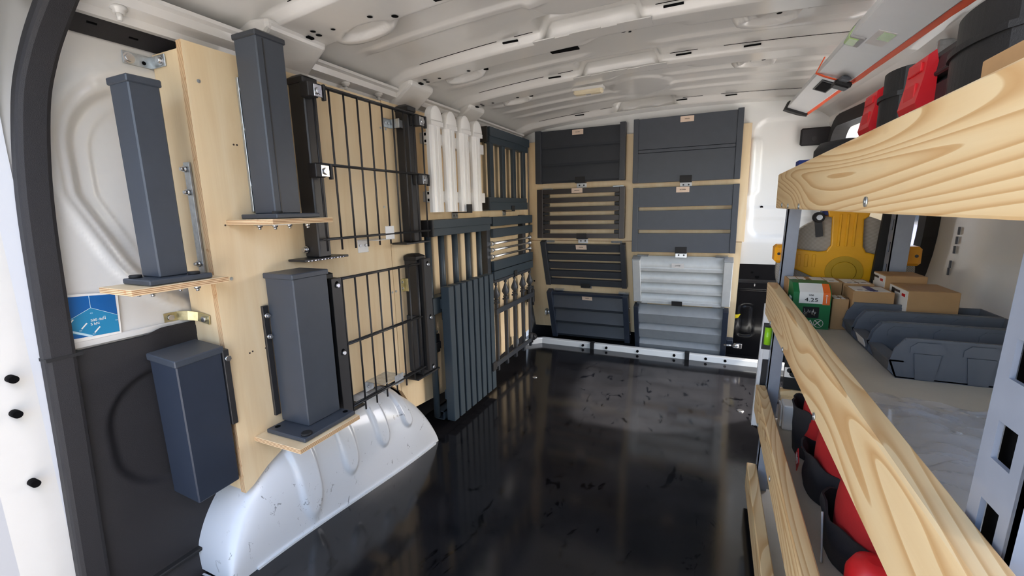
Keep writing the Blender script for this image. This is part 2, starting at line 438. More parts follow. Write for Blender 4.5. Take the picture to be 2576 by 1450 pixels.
def hole_disc(x, y, r, ry=None):
    b = MB(); n = 14; ry = ry or r
    vs = [(x+r*math.cos(2*PI*k/n), y+ry*math.sin(2*PI*k/n), 0) for k in range(n)]
    zz = min(zceil(p[0], p[1]) for p in vs) - .001
    b.add([(p[0], p[1], zz) for p in vs], [tuple(range(n))]); b.add([(p[0], p[1], zz+.003) for p in vs], [tuple(range(n))])
    part(ceil, 'round_hole', b, M['hole'])
def hole_rect(x0, x1, y0, y1):
    zz = min(zceil(x, y) for x in (x0, x1) for y in (y0, y1)) - .001
    b = MB(); b.box(x0, x1, y0, y1, zz, zz+.004); part(ceil, 'slot_hole', b, M['hole'])
for (a, bb) in BOWS[:3]:
    yb = (a+bb)/2
    hole_rect(-1.0, -.975, yb-.01, yb+.008)
    for dx, dy, rr in ((-.955, .005, .008), (-.95, -.018, .007), (-.905, .005, .006), (-.79, .012, .007), (-.74, .045, .009)): hole_disc(dx, yb+dy, rr)
for (a, bb) in BOWS[1:3]:
    yb = bb-.045
    for dx, dy, rr in ((-.27, 0, .008), (-.255, .025, .005), (-.235, -.002, .006)): hole_disc(dx, yb+dy, rr)
    for dx in (.085, .13): hole_disc(dx, yb+.05, .007)
    for x0 in (-.62, -.15, .06): hole_rect(x0, x0+.05, a-.013, a-.006)
for x0 in (-.72, -.47, -.2, .02): hole_rect(x0, x0+.05, 2.437, 2.444)
for (a, bb) in BOWS[1:]:        # thin flange plate bridging the cavity, and the dark gap line along the flange
    b = MB(); nx = 16; xs = [-.52+.34*k/(nx-1) for k in range(nx)]
    for k in range(nx-1):
        za, zb = zbow(xs[k]), zbow(xs[k+1]); ya = a-.016 + (.007 if k in (3,4,9,10) else 0)
        b.hexa([(xs[k],ya,za-.0005),(xs[k+1],ya,zb-.0005),(xs[k+1],a+.036,zb-.0005),(xs[k],a+.036,za-.0005),(xs[k],ya,za+.002),(xs[k+1],ya,zb+.002),(xs[k+1],a+.036,zb+.002),(xs[k],a+.036,za+.002)])
    part(ceil, 'bow_flange', b, M['white'])
    for (xa, xb) in ((-.93, -.64), (-.58, -.52), (-.17, -.08), (.0, .38)):
        b = MB(); b.path([(xa+(xb-xa)*k/8, a-.0135, zceil(xa+(xb-xa)*k/8, a-.0135)-.0004) for k in range(9)], .0012, 6); part(ceil, 'flange_gap', b, M['hole'])
b = MB(); b.path([(-.93+.9*k/12, BOWS[0][0]-.0135, zceil(-.93+.9*k/12, BOWS[0][0]-.0135)-.0004) for k in range(13)], .0012, 6); part(ceil, 'flange_gap', b, M['hole'])
hole_rect(-.50, -.41, 1.415, 1.437)
hole_rect(-.62, -.52, .925, .955)
hole_rect(.20, .235, 1.48, 1.50)
# interior lamp
r_ = root('interior_lamp', 'cream rectangular interior lamp on the second roof bow from bulkhead', 'lamp', (-.50, 1.90, 1.352))
b = MB(); b.box(-.56, -.44, 1.868, 1.905, 1.345, 1.366, b=.006); part(r_, 'lens', b, M['cream'])
b = MB(); b.box(-.565, -.435, 1.863, 1.910, 1.360, 1.372, b=.003); part(r_, 'frame', b, M['white'])
b = MB(); b.box(-.51, -.49, 1.880, 1.892, 1.3425, 1.346, b=.001); part(r_, 'switch', b, M['pvc_grey'])
# --- left wall: white pressed side panel seen behind the plywood
def rbox(y, z, y0, y1, z0, z1, r):
    cx, cz = (y0+y1)/2, (z0+z1)/2; qx = abs(y-cx)-(y1-y0)/2+r; qz = abs(z-cz)-(z1-z0)/2+r
    return math.hypot(max(qx,0), max(qz,0)) + min(max(qx,qz),0) - r
def wall_l(y, z):
    d = rbox(y+max(0,(.93-z))*.45*(-1), z, .455, 1.6, .66, 1.155, .14)
    x = -1.150 - .022*(1-smooth(-.012, .012, d)) + .006*(smooth(.02,.03,d)*(1-smooth(.04,.05,d)))
    d2 = rbox(y+max(0,(.93-z))*.45*(-1), z, .49, 1.6, .69, 1.12, .11); x -= .004*(1-smooth(-.004, .004, d2))
    x += .012*smooth(1.15, 1.36, z)
    return x
mb = MB(); mb.grid(150, 150, lambda u, v: (wall_l(.14+u*.6, .0+v*1.36), .14+u*.6, v*1.36), sm=True)
wl = struct('wall_left', mb, M['white'], fix=False, label='white pressed van side wall behind the plywood')
b = MB(); b.box(-1.20, -1.16, .7, 2.7, 0, 1.36); part(wl, 'side_panel', b, M['white'])
b = MB(); b.box(-1.24, -1.20, .10, 2.72, -.1, 1.48); part(wl, 'outer_skin', b, M['white'])
b = MB(); b.box(-1.158, -1.10, 1.31, 2.60, .001, .24, b=.006); part(wl, 'under_ply_strip', b, M['cladding'])  # black strip added to darken the gap below the far plywood
# black lower cladding with a pressed rounded field
def clad(y, z):
    d = rbox(y, z, .42, .9, .27, .545, .11); return -1.135 - .010*(1-smooth(-.012, .004, d)) + .02*smooth(.08,.0,z)
b = MB(); b.grid(90, 110, lambda u, v: (clad(.36+u*.5, v*(.622+.012*smooth(.5,.55,.36+u*.5))), .36+u*.5, v*(.622+.012*smooth(.5,.55,.36+u*.5))), sm=True)
b.box(-1.15, -1.134, .36, .86, .60, .622)
part(wl, 'lower_cladding', b, M['cladding'], fix=False)
b = MB(); b.box(-1.15, -1.118, .36, .60, .060, .068, b=.002); part(wl, 'cladding_ledge', b, M['rubber'])
b = MB(); b.box(-1.155, -1.143, .36, .86, .625, .640, b=.002); part(wl, 'cladding_lip', b, M['white'])
# black strip of trim under the roof edge with clip holes
b = MB(); b.grid(60, 6, lambda u, v: (-1.140+.050*v+.012*math.sin(v*PI), .445+u*2.055, 1.238+.080*v))
b.grid(60, 2, lambda u, v: (-1.140+.050*v, .445+u*2.055, 1.238+.080*v-.0001))
tr = part(wl, 'roof_edge_trim', b, M['cladding'], fix=False)
for y0, z0 in ((.50, 1.255), (.57, 1.25), (.55, 1.292), (.70, 1.292), (.80, 1.288)):
    t_ = (z0-1.238)/.080; x0 = -1.140+.050*t_+.012*math.sin(t_*PI)+.001
    b = MB(); b.box(x0-.004, x0+.002, y0, y0+.016, z0, z0+.010); part(tr, 'clip_hole', b, M['hole'])
# rear door pillar: painted post, edge and black seal
def pil(u, v):
    z = -.02 + v*1.36; yy = .10+u*.262
    return (-1.145 + .04*smooth(.5, 1.0, 1-u) + .008*math.sin(u*PI*2) + .10*smooth(.95, 1.36, z)**2, yy, z)
mb = MB(); mb.grid(24, 40, pil, sm=True)
pillar = struct('wall_pillar', mb, M['pillar'], fix=False, label='chipped white rear door pillar')
for (y, z, rr) in ((.303, .60, .007), (.298, .535, .007), (.300, .395, .007)):
    b = MB(); b.tube((-1.146, y, z), (-1.128, y, z), rr, 14); part(pillar, 'bolt_hole', b, M['hole'])
seal = [(-1.135,.345,-.02),(-1.135,.352,.2),(-1.135,.362,.45),(-1.135,.371,.70),(-1.133,.381,.92),(-1.125,.398,1.08),(-1.105,.415,1.17),(-1.065,.432,1.245),(-1.0,.442,1.305),(-.90,.446,1.345)]
b = MB(); pr = []

def catmull(P, n=5):
    P = [Vector(q) for q in P]; out = []
    for i in range(len(P)-1):
        p0, p1, p2, p3 = P[max(i-1,0)], P[i], P[i+1], P[min(i+2,len(P)-1)]
        for k in range(n):
            t = k/n; out.append(.5*((2*p1)+(p2-p0)*t+(2*p0-5*p1+4*p2-p3)*t*t+(3*p1-p0-3*p2+p3)*t**3))
    return out+[P[-1]]
seal = catmull(seal)
b.strip(seal, .046, .032, side=[(0,1,0)]*len(seal)); o = part(pillar, 'door_seal', b, M['cladding'])
bv = o.modifiers.new('round', 'BEVEL'); bv.width = .008; bv.segments = 2
b = MB(); b.box(-1.152, -1.118, .345, .40, .618, .624); part(pillar, 'seal_joint', b, M['rubber'])
# roof side rails, left (silver strips between the bows) with clip pins
for k, (y0, y1) in enumerate(((.40, .80), (.96, 1.345), (1.47, 1.76), (1.88, 2.47))):
    b = MB()
    sec = [(-1.10,1.262),(-1.085,1.262),(-1.082,1.276),(-1.068,1.280),(-1.052,1.284),(-1.048,1.300),(-1.036,1.304),(-1.036,1.312),(-1.10,1.312)]
    b.prism(sec, 'y', y0, y1); part(ceil, 'side_rail', b, M['white'])
for y in (.53, 1.11, 1.26, 1.56):
    b = MB(); b.lathe([(.010,1.270),(.010,1.276),(.014,1.278),(.014,1.283)], (-1.066,y,0), 14); b.lathe([(.004,1.258),(.006,1.270)], (-1.066,y,0), 10); part(ceil, 'rail_pin', b, M['white'])
for k, (y0, y1) in enumerate(((.79, .97), (1.335, 1.48), (1.75, 1.89))):     # gusset where each bow meets the side
    b = MB(); b.prism([(-1.13,1.20),(-1.095,1.215),(-1.06,1.268),(-.985,1.322),(-.985,1.345),(-1.13,1.36)], 'y', y0, y1)
    o = part(ceil, 'bow_gusset', b, M['white']); bv = o.modifiers.new('round', 'BEVEL'); bv.width = .012; bv.segments = 3
# right cant rail
b = MB(); sec = [(.60,1.20),(.555,1.225),(.545,1.245),(.548,1.27),(.50,1.30),(.47,1.312),(.47,1.34),(.60,1.36)]
n = len(sec); vs = [(p[0]-.0*0, .2, p[1]) for p in sec]+[(p[0]-.0, 1.7, p[1]) for p in sec]+[(p[0]-.085, 2.55, p[1]) for p in sec]
b.add(vs, [(k, (k+1) % n, n+(k+1) % n, n+k) for k in range(n)] + [(n+k, n+(k+1) % n, 2*n+(k+1) % n, 2*n+k) for k in range(n)])
part(ceil, 'cant_rail', b, M['white'])
# --- bulkhead
mb = MB()
def bulk(u, v):
    x = -1.16+u*1.74; z = v*1.40; y = 2.535 if z > .69 else 2.535 + (.69-z)*.375 + .02*smooth(.69,.5,z)
    if z > .6:
        d = rbox(x, z, .17, .70, .72, 1.28, .05); y += .014*(1-smooth(-.01, .01, d))
        d = rbox(x, z, .145, .19, .93, 1.20, .022); y -= .016*(1-smooth(-.012, .010, d))
        y -= .006*(smooth(.80,.81,z)*(1-smooth(.86,.87,z)))*smooth(.15,.16,x)
    else:
        d = rbox(x, z, .165, .225, .14, .33, .018); y += .007*(1-smooth(-.004,.004,abs(d)-.006))
        y -= .015*(smooth(.42,.43,z)*(1-smooth(.47,.48,z)))
    return (x, y, z)
mb.grid(190, 170, bulk, sm=True)
wb = struct('wall_back', mb, [M['bulk_white'], M['bulk_black']], fix=False, label='van bulkhead, white above and glossy black below')
for p in wb.data.polygons: p.material_index = 0 if p.center.z > .575 else 1
b = MB(); b.box(-1.24, .7, 2.88, 2.92, -.1, 1.48); part(wb, 'outer_panel', b, M['white'])
for (x, z, rr) in ((.215, .865, .007), (.20, .525, .006), (.225, .50, .010)):
    yy = bulk((x+1.16)/1.74, z/1.40)[1]
    b = MB(); b.tube((x, yy-.002, z), (x, yy+.006, z), rr, 14); part(wb, 'round_hole', b, M['hole'])
b = MB(); yy = bulk((.205+1.16)/1.74, .455/1.4)[1]; b.box(.214, .219, yy-.003, yy+.002, .448, .466, b=.001); part(wb, 'slot_mark', b, M['steel'])
b = MB(); yy = bulk((.15+1.16)/1.74, .26/1.4)[1]
b.prism([(.140,.245),(.155,.250),(.166,.272),(.140,.275)], 'y', yy-.003, yy-.001); part(wb, 'warning_sticker', b, M['yellow_sticker'])
b = MB(); b.box(.350, .47, 2.515, 2.532, 1.145, 1.225, b=.012); tb = part(wb, 'corner_trim', b, M['cladding'])
b = MB(); b.tube((.405, 2.511, 1.175), (.405, 2.516, 1.175), .010, 16); part(tb, 'trim_screw', b, M['black'])
# white sill bar along the foot of the bulkhead, with bolts
b = MB()
sec = [(0,.028),(.003,.034),(.026,.035),(.026,.0),(-.004,0.0)]
xs = [(-1.13,2.54),(-1.0,2.655),(.60,2.640)]
vs = []
for (x, y) in xs: vs += [(x, y+p[0]-.02, p[1]) for p in sec]
n = len(sec); fs = [(i*n+k, i*n+(k+1) % n, (i+1)*n+(k+1) % n, (i+1)*n+k) for i in range(len(xs)-1) for k in range(n)]
b.add(vs, fs)
sill = struct('trim_1', b, M['bulk_white'], label='white sill bar along the foot of the bulkhead')
for x in (-.72, -.57, -.38, -.17, .0, .1):
    c = MB(); c.tube((x, 2.622, .016), (x, 2.640, .016), .008, 12); part(sill, 'sill_bolt', c, M['hole'])
for x in (-.66, -.10):
    c = MB(); c.box(x-.012, x+.012, 2.618, 2.66, .0, .040); part(sill, 'sill_clip', c, M['rubber'])
# --- right wall with the side window
def wall_r_x(y): return .585 if y < 1.6 else .585 - .105*smooth(1.6, 2.6, y)
# side door aperture (the sliding door stands open, run back along the outside)
def ap_rear(z): return 1.665 + .34*smooth(.86, .16, z)**1.25 if z < .86 else 1.665
AP_F, AP_T = 2.47, 1.225
def in_ap(y, z):
    if z < .03 or z > AP_T or y > AP_F or y < ap_rear(z): return False
    r = .10
    if z > AP_T-r and y > AP_F-r and math.hypot(y-(AP_F-r), z-(AP_T-r)) > r: return False
    r = .14
    if z > AP_T-r and y < ap_rear(1)+r and math.hypot(y-(ap_rear(1)+r), z-(AP_T-r)) > r: return False
    return True
def wr(y, z):
    return (wall_r_x(y) - .03*smooth(1.2,1.36,z), y, z)
ys_ = [.2+.02*k for k in range(119)]; zs_ = [.02*k for k in range(69)]
b = MB(); nv = len(zs_); pts = [wr(y, z) for y in ys_ for z in zs_]; fs = []
for i in range(len(ys_)-1):
    for j in range(nv-1):
        q = (i*nv+j, (i+1)*nv+j, (i+1)*nv+j+1, i*nv+j+1)
        if not all(in_ap(pts[k][1], pts[k][2]) for k in q): fs.append(q)
b.add(pts, fs, 0, True)
wr_o = struct('wall_right', b, M['white'], fix=False, label='van side wall with the open sliding door aperture')
P_ = [(ap_rear(z), z) for z in [.03+.05*k for k in range(22)]]
P_ += [(ap_rear(1)+.14-.14*math.cos(a), AP_T-.14+.14*math.sin(a)) for a in [math.radians(15*k) for k in range(1, 7)]]
P_ += [(AP_F-.10+.10*math.sin(a), AP_T-.10+.10*math.cos(a)) for a in [math.radians(15*k) for k in range(0, 7)]] + [(AP_F, .8), (AP_F, .4), (AP_F, .03)]
c = MB(); c.strip([(wall_r_x(y)-.004-.03*smooth(1.2,1.36,z), y, z) for y, z in P_], .050, .055, side=[(0, (y-2.1), .35*(z-.72)) if z < 1.05 else (0, (y-2.08), (z-.95)*1.4) for y, z in P_]); part(wr_o, 'door_seal', c, M['rubber'])
c = MB(); c.box(.70, .76, .52, 1.52, .0, 1.30, b=.03); sd = struct('door_3', c, M['white'], label='sliding side door run back along the outside')
# seam marks on the door skin and plate under the cant rail
c = MB()
for (y, z) in ((1.52,.79),(1.525,.765),(1.53,.74),(1.54,.70),(1.545,.68)): c.box(.580, .5835, y, y+.005, z, z+.020)
part(wr_o, 'spot_weld_seam', c, M['grey_bin'])
c = MB(); c.box(.500, .54, 1.56, 1.575, 1.235, 1.285, b=.003); part(wr_o, 'hinge_plate', c, M['zinc'])
# --- unseen rear doors, added and angled to block sky light at the opening
def add_shade_door(name, hx, ang, s, label):
    d = Vector((math.sin(ang)*s, -math.cos(ang), 0)); nn = Vector((d.y, -d.x, 0))*s
    b = MB(); b.box(0, .78, 0, .05, -.05, 1.36, b=.02, xf=frame_xf((hx, .10, 0), d, nn, (0,0,1))); o = struct(name, b, M['white'], label=label)
    c = MB(); c.box(.08, .70, .049, .058, .08, .60, b=.004, xf=frame_xf((hx, .10, 0), d, nn, (0,0,1))); part(o, 'lower_lining', c, M['cladding'])
add_shade_door('shade_door_1', -1.19, math.radians(12), -1, 'unseen rear door added to block sky light')
add_shade_door('shade_door_2', .64, math.radians(-18), 1, 'unseen rear door added to block sky light')
# --- wheel arch
YC, AL, AR, HZ = .97, .434, .335, .292
def arch_z(y):
    t = (y-YC)/(AR if y > YC else AL); t = min(1, abs(t)); return HZ*math.sqrt(max(0, 1-t**2.6))
def arch_pt(u, v):
    y = YC-AL + (AL+AR)*(.5-.5*math.cos(u*PI))*.999 + .0004
    zt = arch_z(y); xf = -1.004 + .072*smooth(.55, 1.3, y); w = xf+1.15
    a = v*PI/2; x = -1.15 + w*math.sin(a)**.55; z = zt*max(0, math.cos(a))**.62
    bump = 0
    for yi, hw, ve in ((.770, .036, .84), (.905, .030, .78), (1.035, .028, .74), (1.150, .026, .68)):
        q = max(abs(y-yi)/hw, 0)
        dd = math.hypot(max(0, abs(y-yi)-0), max(0, (v-ve))*.22)
        bump = max(bump, (1-smooth(hw*.68, hw*1.0, dd))*(1 if v > .12 else smooth(0,.12,v)))
    nx, nz = math.sin(a)**2, math.cos(a)
    k = .013*bump*smooth(0, .25, zt/HZ)
    return (x+nx*k, y, z+nz*k)
b = MB(); b.grid(260, 120, arch_pt, sm=True)
arch = root('wheel_arch', 'scuffed white steel wheel arch with pressed ribs on the floor', 'wheel arch', (-1.02, .95, 0))
part(arch, 'arch_shell', b, M['arch'], fix=False)
b = MB(); b.strip([(-1.006+.072*smooth(.55,1.3,y)+.004, y, .003) for y in [.60+.02*k for k in range(35)]], .010, .006, side=(1,0,0)); part(arch, 'floor_flange', b, M['arch'])
b = MB(); b.strip([(-1.15, YC-AL-.002, .0), (-1.04, YC-AL+.004, .0)], .004, .004, side=(0,0,1)); part(arch, 'rear_lip', b, M['arch'])
# blue load-limit sticker on the side wall
r_ = root('load_sticker', 'blue load limit sticker reading 500 daN on the white side wall', 'sticker', (-1.146, .445, .64))
x0 = -1.1435
def yz_poly(name, pts, mt, d, par=r_):
    b = MB(); b.prism(pts, 'x', x0, x0+d); return part(par, name, b, mt)
yz_poly('sticker_border', [(.372,.639),(.4746,.6395),(.480,.7275),(.372,.739)], M['paper'], .0006)
yz_poly('blue_field', [(.372,.648),(.4718,.6440),(.4752,.7244),(.372,.734)], M['sticker_dark'], .0010)
yz_poly('floor_field', [(.372,.665),(.4295,.6455),(.4718,.6440),(.4727,.6802),(.4317,.7038),(.372,.672)], M['sticker_mid'], .0013)
for a_, b_ in (((.4317,.7038),(.4727,.6802)), ((.4317,.7038),(.372,.674)), ((.4317,.7038),(.4324,.7286)), ((.372,.676),(.4260,.6455))):
    c = MB(); c.strip([(x0+.0015, *a_), (x0+.0015, *b_)], .0008 if b_[1] != .6455 else .0042, .0006, side=(0,.5,1)); part(r_, 'diagram_line', c, M['sticker_line'])
for ya, za, yb, zb in ((.3925,.6757,.4022,.6861),(.4118,.6641,.4216,.6743),(.4310,.6522,.4408,.6623)):
    c = MB(); c.strip([(x0+.0016, ya, za), (x0+.0016, yb, zb)], .0022, .0006, side=(0,1,-.95)); part(r_, 'lashing_bar', c, M['paper'])
def eye(y, z):
    c = MB(); n = 16; ring = lambda r1, r2: [(x0+.0018, y+r1*math.cos(2*PI*k/n), z+r2*math.sin(2*PI*k/n)) for k in range(n)]
    c.add(ring(.0022,.0013)+ring(.0016,.0008), [(k, (k+1) % n, n+(k+1) % n, n+k) for k in range(n)]); part(r_, 'lashing_eye', c, M['sticker_line'], fix=False)
for y, z in ((.3904,.6732),(.4098,.6611),(.4293,.6498),(.4313,.6928),(.4507,.6815),(.4698,.6696)): eye(y, z)
text(r_, 'lettering', '500 daN', .0072, (x0+.0016, .4403, .6777), (PI/2, 0, PI/2), M['paper'])
text(r_, 'lettering', '5 kN', .0072, (x0+.0016, .4339, .6700), (PI/2, 0, PI/2), M['paper'])
# ================================================================== PLYWOOD
PX = -1.03
def sheet(name, poly, label):
    b = MB(); b.prism(poly, 'x', PX-.018, PX, 0, 1)
    return solo(name, b, [M['ply'], M['edge_x']], label, 'plywood')
near_sheet = sheet('plywood_sheet', [(.615,1.247),(.615,.196),(.637,.205),(.68,.235),(.73,.258),(.80,.281),(.88,.297),(.97,.303),(1.05,.300),(1.12,.286),(1.18,.258),(1.224,.222),(1.224,1.247)], 'tall birch plywood sheet with scalloped foot above the wheel arch')
far_sheet = sheet('plywood_sheet', [(1.2265,1.250),(1.2265,.225),(1.262,.165),(1.29,.125),(1.51,.105),(2.0,.085),(2.50,.135),(2.50,1.268)], 'long birch plywood sheet carrying white pickets and spear fence')
b = MB(); b.box(-1.143, -1.0485, .617, .635, .20, 1.233, b=.0008, m=0, fm={0: 1, 2: 1})
solo('plywood_strip', b, [M['ply'], M['edge_y']], 'narrow upright plywood return strip at the rear edge of the lining', 'plywood')
def screw(par, p, n, r=.004):
    b = MB(); p = Vector(p); n = Vector(n); b.tube(p, p+n*.0012, r, 12); b.tube(p+n*.0012, p+n*.0016, r*.35, 6); return part(par, 'screw', b, M['zinc'])
for (y, z) in ((.64, 1.17), (.652, .735), (1.215, 1.16), (1.215, .60), (1.205, .90)): screw(near_sheet, (PX, y, z), (1,0,0))
for (y, z) in ((1.24, 1.16), (1.235, .60), (1.25, .28), (1.24, .27), (2.03, .62)): screw(far_sheet, (PX, y, z), (1,0,0))
for (y, z) in ((.70, 1.045), (.708, 1.045), (.672, .545), (.680, .547), (.715, .545), (.722, .548), (.655, .86), (.80, .60)):
    b = MB(); b.tube((PX-.001, y, z), (PX+.0006, y, z), .0022, 8); part(near_sheet, 'nail_hole', b, M['ink'])
for (y, z) in ((1.55, .42), (1.30, 1.10), (2.10, .77), (1.42, .83)):
    b = MB(); b.tube((PX-.001, y, z), (PX+.0006, y, z), .0030, 8); part(far_sheet, 'knot', b, M['zinc_yellow'])
# bulkhead plywood, upper sheet upright, lower sheet leaning 20 degrees
b = MB(); b.box(-1.028, .146, 2.510, 2.528, .694, 1.27, b=.0008, fm={0: 1, 2: 1})
solo('plywood_sheet', b, [M['ply'], M['edge_y']], 'upper plywood sheet on the bulkhead behind four dark panels', 'plywood')
T20 = math.radians(20)
lean = root('plywood_sheet', 'lower leaning plywood sheet on the bulkhead behind the silver panels', 'plywood', (-.44, 2.510, .691), (T20, 0, 0))
b = MB(); b.prism([(-.588,0),(-.588,-.06),(-.640,-.28),(-.640,-.632),(-.44,-.628),(.39,-.615),(.576,-.600),(.576,0)], 'y', 0, .018, 0, 1)
o = part(lean, 'leaning_sheet', b, [M['ply'], M['edge_y']], local=True)
b = MB(); b.tube((-.60,-.001,-.285), (-.60,.004,-.285), .006, 12); part(lean, 'bolt_hole', b, M['hole'], local=True)
# brackets holding the return strip to the van side
r_ = root('angle_bracket', 'galvanised angle bracket high on the white side wall', 'bracket', (-1.15, .60, 1.205))
b = MB(); b.box(-1.147, -1.144, .562, .616, 1.203, 1.228, b=.0006); part(r_, 'wall_leg', b, M['zinc'])
b = MB(); b.box(-1.147, -1.093, .6135, .6165, 1.203, 1.228, b=.0006); part(r_, 'sheet_leg', b, M['zinc'])
b = MB(); b.tube((-1.144,.573,1.2155), (-1.139,.573,1.2155), .008, 6); b.tube((-1.144,.573,1.2155), (-1.1425,.573,1.2155), .011, 16); part(r_, 'bolt', b, M['steel'])
b = MB(); b.tube((-1.107,.6135,1.2155), (-1.107,.606,1.2155), .007, 6); b.tube((-1.107,.6135,1.2155), (-1.107,.612,1.2155), .010, 16); part(r_, 'bolt', b, M['steel'])
b = MB(); b.tube((-1.1445,.600,1.212), (-1.1435,.600,1.212), .004, 12); part(r_, 'hole', b, M['hole'])
r_ = root('angle_bracket', 'yellow zinc bent bracket below the upper post shelf', 'bracket', (-1.14, .60, .61))
b = MB(); b.strip([(-1.149,.560,.650),(-1.149,.588,.650),(-1.128,.600,.650),(-1.112,.6135,.646),(-1.070,.6135,.640)], .022, .003, side=(0,0,1)); part(r_, 'bent_strap', b, M['zinc_yellow'])
b = MB(); b.tube((-1.147,.572,.650), (-1.141,.572,.650), .007, 6); part(r_, 'bolt', b, M['steel'])
b = MB(); b.tube((-1.085,.612,.642), (-1.085,.606,.642), .007, 6); part(r_, 'bolt', b, M['steel'])
# ================================================================== POSTS
def ply_shelf(x0, x1, y0, y1, zt, label):
    b = MB(); b.box(x0, x1, y0, y1, zt-.012, zt, b=.0008, m=0, fm={0: 1, 1: 1})
    r_ = root('plywood_shelf', label, 'shelf', ((x0+x1)/2, (y0+y1)/2, zt-.012), group='small plywood post shelves')
    part(r_, 'board', b, [M['ply'], M['edge_z']])
    for fx, fy in ((.35,.25),(.62,.3),(.5,.62),(.8,.7)):
        x = x0+(x1-x0)*fx; y = y0+(y1-y0)*fy
        c = MB(); c.tube((x,y,zt-.012), (x,y,zt-.019), .006, 6); c.tube((x,y,zt-.019), (x,y,zt-.024), .0035, 8); part(r_, 'nut', c, M['steel'])
    c = MB(); c.box(x0+(x1-x0)*.3, x0+(x1-x0)*.7, y0+(y1-y0)*.2, y0+(y1-y0)*.5, zt-.0145, zt-.012); part(r_, 'washer_plate', c, M['zinc'])
    return r_
def post(name, label, x0, x1, y0, y1, z0, z1, mt, cap='flat', plate=None, caph=.012, over=.003, seam=False, group='anthracite fence post samples'):
    r_ = root(name, label, 'post', ((x0+x1)/2, (y0+y1)/2, z0 - (.012 if plate else 0)), group=group)
    b = MB(); b.box(x0, x1, y0, y1, z0, z1-caph*.5, b=.0025); body = part(r_, 'shaft', b, mt)
    if seam:
        c = MB(); c.box(x1-.0005, x1+.0008, y0+.016, y0+.019, z0+.002, z1-caph-.002); part(r_, 'groove', c, M['black'])
    b = MB(); b.box(x0-over, x1+over, y0-over, y1+over, z1-caph, z1, b=.002)
    if cap == 'hip':
        h = .006; e = over; q = .018
        b = MB(); b.box(x0-e, x1+e, y0-e, y1+e, z1-caph, z1-.004, b=.002)
        b.hexa([(x0-e+.001,y0-e+.001,z1-.0045),(x1+e-.001,y0-e+.001,z1-.0045),(x1+e-.001,y1+e-.001,z1-.0045),(x0-e+.001,y1+e-.001,z1-.0045),(x0+q,y0+q,z1+h),(x1-q,y0+q,z1+h),(x1-q,y1-q,z1+h),(x0+q,y1-q,z1+h)])
    part(r_, 'cap', b, mt if cap != 'hip' else M['anth_dark'])
    if plate:
        a0, a1, c0, c1 = plate
        b = MB(); b.box(a0, a1, c0, c1, z0-.011, z0, b=.002); pl_ = part(r_, 'base_plate', b, mt)
        return r_, pl_
    return r_, None
def plug(pl_, x, y, z, r=.011, h=.006):
    b = MB(); b.lathe([(r,z),(r,z+h*.8),(r*.9,z+h)], (x,y,0), 20); part(pl_, 'rubber_plug', b, M['rubber'])
def phole(pl_, x, y, z, r=.007):
    b = MB(); b.lathe([(r,z-.002),(r,z+.0006)], (x,y,0), 16); part(pl_, 'bolt_hole', b, M['hole'])
def rail(par, x0, x1, y0, y1, z0, z1, mt, nuts, n):
    b = MB(); b.box(x0, x1, y0, y1, z0, z1, b=.0006); rl = part(par, 'mounting_rail', b, mt)
    for p in nuts:
        c = MB(); p = Vector(p); d = Vector(n); c.tube(p, p+d*.006, .007, 6); c.tube(p+d*.006, p+d*.012, .004, 8); part(rl, 'nut', c, M['steel'])
# A: slim post high at the rear edge
ply_shelf(-1.090, -.975, .430, .612, .749, 'narrow plywood shelf under the slim post nearest the white wall')
pa, pp = post('fence_post', 'slim anthracite post on the shelf nearest the white side wall', -1.076, -1.012, .498, .552, .761, 1.148, M['anth'], plate=(-1.082, -.985, .466, .585), caph=.014)
plug(pp, -1.066, .482, .761); plug(pp, -1.000, .556, .761)
rail(pa, -1.075, -1.055, .609, .614, .735, 1.00, M['zinc'], [(-1.067,.609,.985), (-1.067,.609,.935), (-1.067,.609,.775)], (0,-1,0))
# B: tall post high on the near sheet
ply_shelf(-1.030, -.872, .658, .826, .872, 'plywood shelf under the tall post beside the wire mesh')
pb, pp = post('fence_post', 'tall anthracite post in front of the near plywood sheet, reaching the roof', -1.003, -.931, .712, .784, .884, 1.285, M['anth'], cap='hip', plate=(-1.022, -.899, .690, .812), caph=.016, seam=True)
plug(pp, -.912, .703, .884)
rail(pb, -1.030, -1.022, .724, .742, .890, 1.198, M['zinc'], [(-1.022,.733,1.175), (-1.022,.733,1.085), (-1.022,.733,.955)], (1,0,0))
# C: wide post low on the near sheet
ply_shelf(-1.030, -.866, .655, .850, .329, 'plywood shelf just above the wheel arch under the wide post')
pc, pp = post('fence_post', 'wide anthracite post on the low shelf above the wheel arch', -1.022, -.922, .730, .836, .341, .738, M['anth'], plate=(-1.016, -.879, .680, .846), caph=.014, over=.003)
plug(pp, -.895, .700, .341, .013); phole(pp, -1.000, .700, .341); phole(pp, -.900, .832, .341)
rail(pc, -1.030, -1.022, .715, .730, .36, .655, M['black'], [(-1.022,.722,.630), (-1.022,.722,.575)], (1,0,0))
